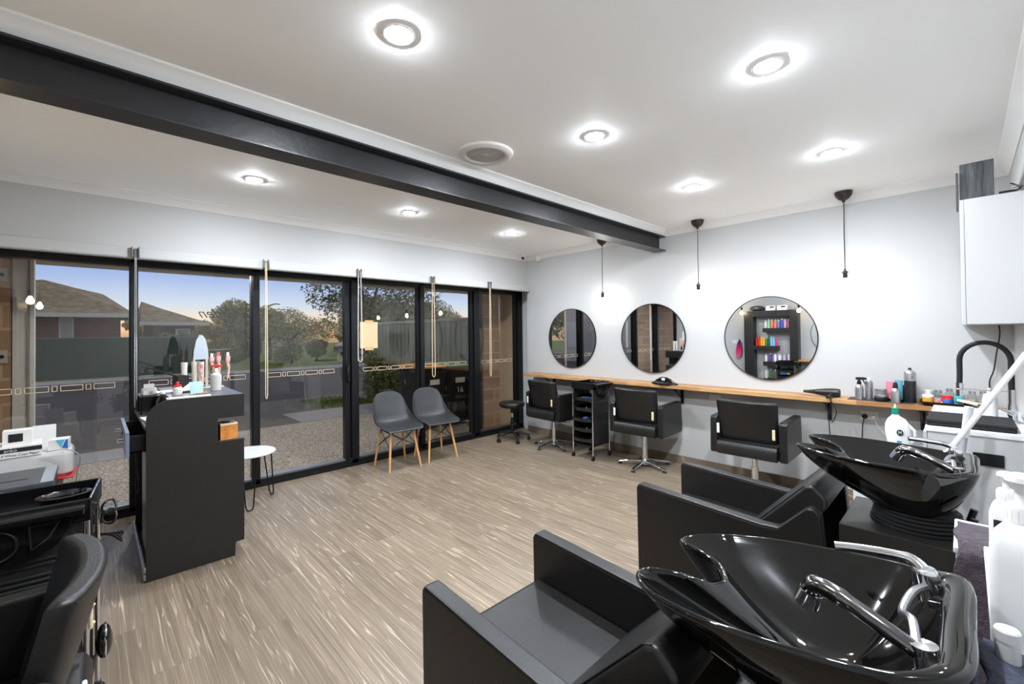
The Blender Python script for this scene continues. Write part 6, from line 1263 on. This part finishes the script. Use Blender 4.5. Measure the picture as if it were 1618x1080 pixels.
# cars
def car(loc, rz, label, body, L_=4.4, W=1.8, Ht=1.6, suv=True):
    t = thing('car', label, 'car', loc, rz)
    P = [(-L_ / 2, 0.35), (-L_ / 2, 0.75), (-L_ / 2 + 0.1, 0.95), (-L_ / 2 + 0.35, Ht * 0.66), (-L_ / 2 + 0.7, Ht * 0.97), (-L_ / 2 + 1.2, Ht), (0.35, Ht), (0.70, Ht * 0.95), (1.25, Ht * 0.68), (L_ / 2 - 0.25, Ht * 0.58), (L_ / 2 - 0.03, Ht * 0.48), (L_ / 2, 0.35)]
    b_ = bm_new(); cs_ = []
    for s_, ins in ((-1, 0.0), (1, 0.0)): pass
    ys = [(-W / 2, 0.93), (-W / 2 + 0.10, 1.0), (W / 2 - 0.10, 1.0), (W / 2, 0.93)]
    rings = [[Vector((x * (0.985 if abs(y) > W / 2 - 0.02 else 1), y * (0.80 + 0.2 * min(1, max(0, (Ht - z) / (Ht * 0.42)))), 0.30 + (z - 0.30) * q)) for x, z in P] for y, q in ys]
    loft(b_, rings); obj('body', b_, body, t, sharp=0.7)
    gl_ = M('car_glass', (24, 28, 32), 0.08)
    for s_ in (-1, 1):
        y0 = s_ * (W / 2 * 0.93); pg_ = [(-L_ / 2 + 0.55, Ht * 0.66), (-L_ / 2 + 0.85, Ht * 0.90), (0.35, Ht * 0.92), (1.0, Ht * 0.68)]
        g = bm_new(); vs = [g.verts.new((x, s_ * (W / 2) * (0.80 + 0.2 * min(1, max(0, (Ht - z) / (Ht * 0.42)))) * 1.004 + s_ * 0.004, z)) for x, z in pg_]; vs2 = [g.verts.new(v.co - Vector((0, s_ * 0.02, 0))) for v in vs]; g.faces.new(vs); g.faces.new(vs2[::-1])
        for i in range(4): g.faces.new((vs[i], vs[(i + 1) % 4], vs2[(i + 1) % 4], vs2[i]))
        obj('side_window', g, gl_, t)
        obj('mirror', box(bm_new(), 0.85, 1.0, y0 - 0.02 * s_, y0 + s_ * 0.20, Ht * 0.64, Ht * 0.73, 0.02), body, t)
        rr_ = bm_new(); tube(rr_, [(-L_ / 2 + 1.0, s_ * W * 0.34, Ht + 0.04), (0.3, s_ * W * 0.34, Ht + 0.04)], 0.02, 6); obj('roof_rail', rr_, chrome, t) if suv else rr_.free()
        for x in (-L_ / 2 + 0.85, L_ / 2 - 0.9):
            w = bm_new(); cyl(w, (x, s_ * (W / 2 - 0.18), 0.33), (x, s_ * (W / 2 + 0.01), 0.33), 0.33, seg=28); wo_ = obj('wheel', w, rubber, t)
            hb_ = bm_new(); cyl(hb_, (x, s_ * (W / 2 + 0.011), 0.33), (x, s_ * (W / 2 + 0.03), 0.33), 0.20, seg=20); obj('hub', hb_, brushed, wo_)
        obj('head_light', box(bm_new(), L_ / 2 - 0.16, L_ / 2 + 0.004, s_ * W * 0.30 - 0.16, s_ * W * 0.30 + 0.16, Ht * 0.44, Ht * 0.52, 0.02), M('lamp_glass', (220, 224, 228), 0.1), t)
        obj('tail_light', box(bm_new(), -L_ / 2 - 0.01, -L_ / 2 + 0.1, s_ * W * 0.36 - 0.1, s_ * W * 0.36 + 0.1, Ht * 0.50, Ht * 0.62, 0.02), M('tail_red', (150, 20, 20), 0.2), t)
    sc_ = bm_new(); vs = [sc_.verts.new(p) for p in ((0.42, -W * 0.36, Ht * 0.975), (0.42, W * 0.36, Ht * 0.975), (1.25, W * 0.43, Ht * 0.70), (1.25, -W * 0.43, Ht * 0.70))]; vs2 = [sc_.verts.new(v.co + Vector((0.03, 0, 0.02))) for v in vs]; sc_.faces.new(vs); sc_.faces.new(vs2[::-1])
    for i in range(4): sc_.faces.new((vs[i], vs[(i + 1) % 4], vs2[(i + 1) % 4], vs2[i]))
    obj('windscreen', sc_, gl_, t)
    return t
car((14.6, 31.0, ZO), math.radians(200), 'dark four-wheel-drive car parked on the far driveway', M('dark_car_paint', (44, 46, 52), 0.2, coat=0.8))
car((7.9, 11.9, ZO - 0.015), PI + 0.25, 'silver car bonnet seen between the sliding door post and the fence', M('silver_car_paint', (176, 182, 192), 0.2, metal=0.6, coat=0.8), 4.4, 1.75, 1.42, False)
# wheelie bins
def wbin(loc, rz, label, lid):
    t = thing('wheelie_bin', label, 'bin', loc, rz, 'wheelie bins')
    b_ = bm_new(); loft(b_, [[Vector((x * w, y * w2 + oy, z)) for x, y in ((-.5, -.5), (.5, -.5), (.5, .5), (-.5, .5))] for w, w2, oy, z in ((0.42, 0.46, 0.04, 0.06), (0.50, 0.60, 0, 0.93), (0.52, 0.62, 0, 0.935), (0.52, 0.62, 0, 0.975))]); bmesh.ops.bevel(b_, geom=b_.edges[:], offset=0.012, segments=2, affect='EDGES'); obj('body', b_, M('bin_black', (26, 28, 28), 0.5), t)
    l_ = prism(bm_new(), [(-0.33, 0.977), (0.31, 0.977), (0.31, 0.995), (0.22, 1.045), (-0.10, 1.035), (-0.33, 1.0)], 'x', -0.27, 0.27, 0.008); obj('lid', l_, lid, t)
    for s_ in (-1, 1): w = bm_new(); cyl(w, (s_ * 0.20, 0.24, 0.10), (s_ * 0.26, 0.24, 0.10), 0.10, seg=20); obj('wheel', w, rubber, t)
    obj('handle', tube(bm_new(), [(-0.22, 0.31, 0.97), (-0.2, 0.36, 1.0), (0.2, 0.36, 1.0), (0.22, 0.31, 0.97)], 0.015, 8), bplastic, t)
    obj('sticker', box(bm_new(), -0.09, 0.09, -0.306, -0.300, 0.72, 0.80), M('sticker_white', (206, 208, 206), 0.5), t)
    text('bin_number', '16', M('sticker_white', (206, 208, 206), 0.5), t, (0, -0.297, 0.60), (math.radians(86), 0, 0), 0.13); return t
wbin((3.80, 6.02, ZO), 0.05, 'black wheelie bin with yellow lid, the left one, outside behind the shell chairs', M('lid_yellow', (206, 150, 62), 0.5))
wbin((4.30, 6.00, ZO), -0.03, 'black wheelie bin with green lid, the right one, outside behind the shell chairs', M('lid_green', (52, 140, 96), 0.5))
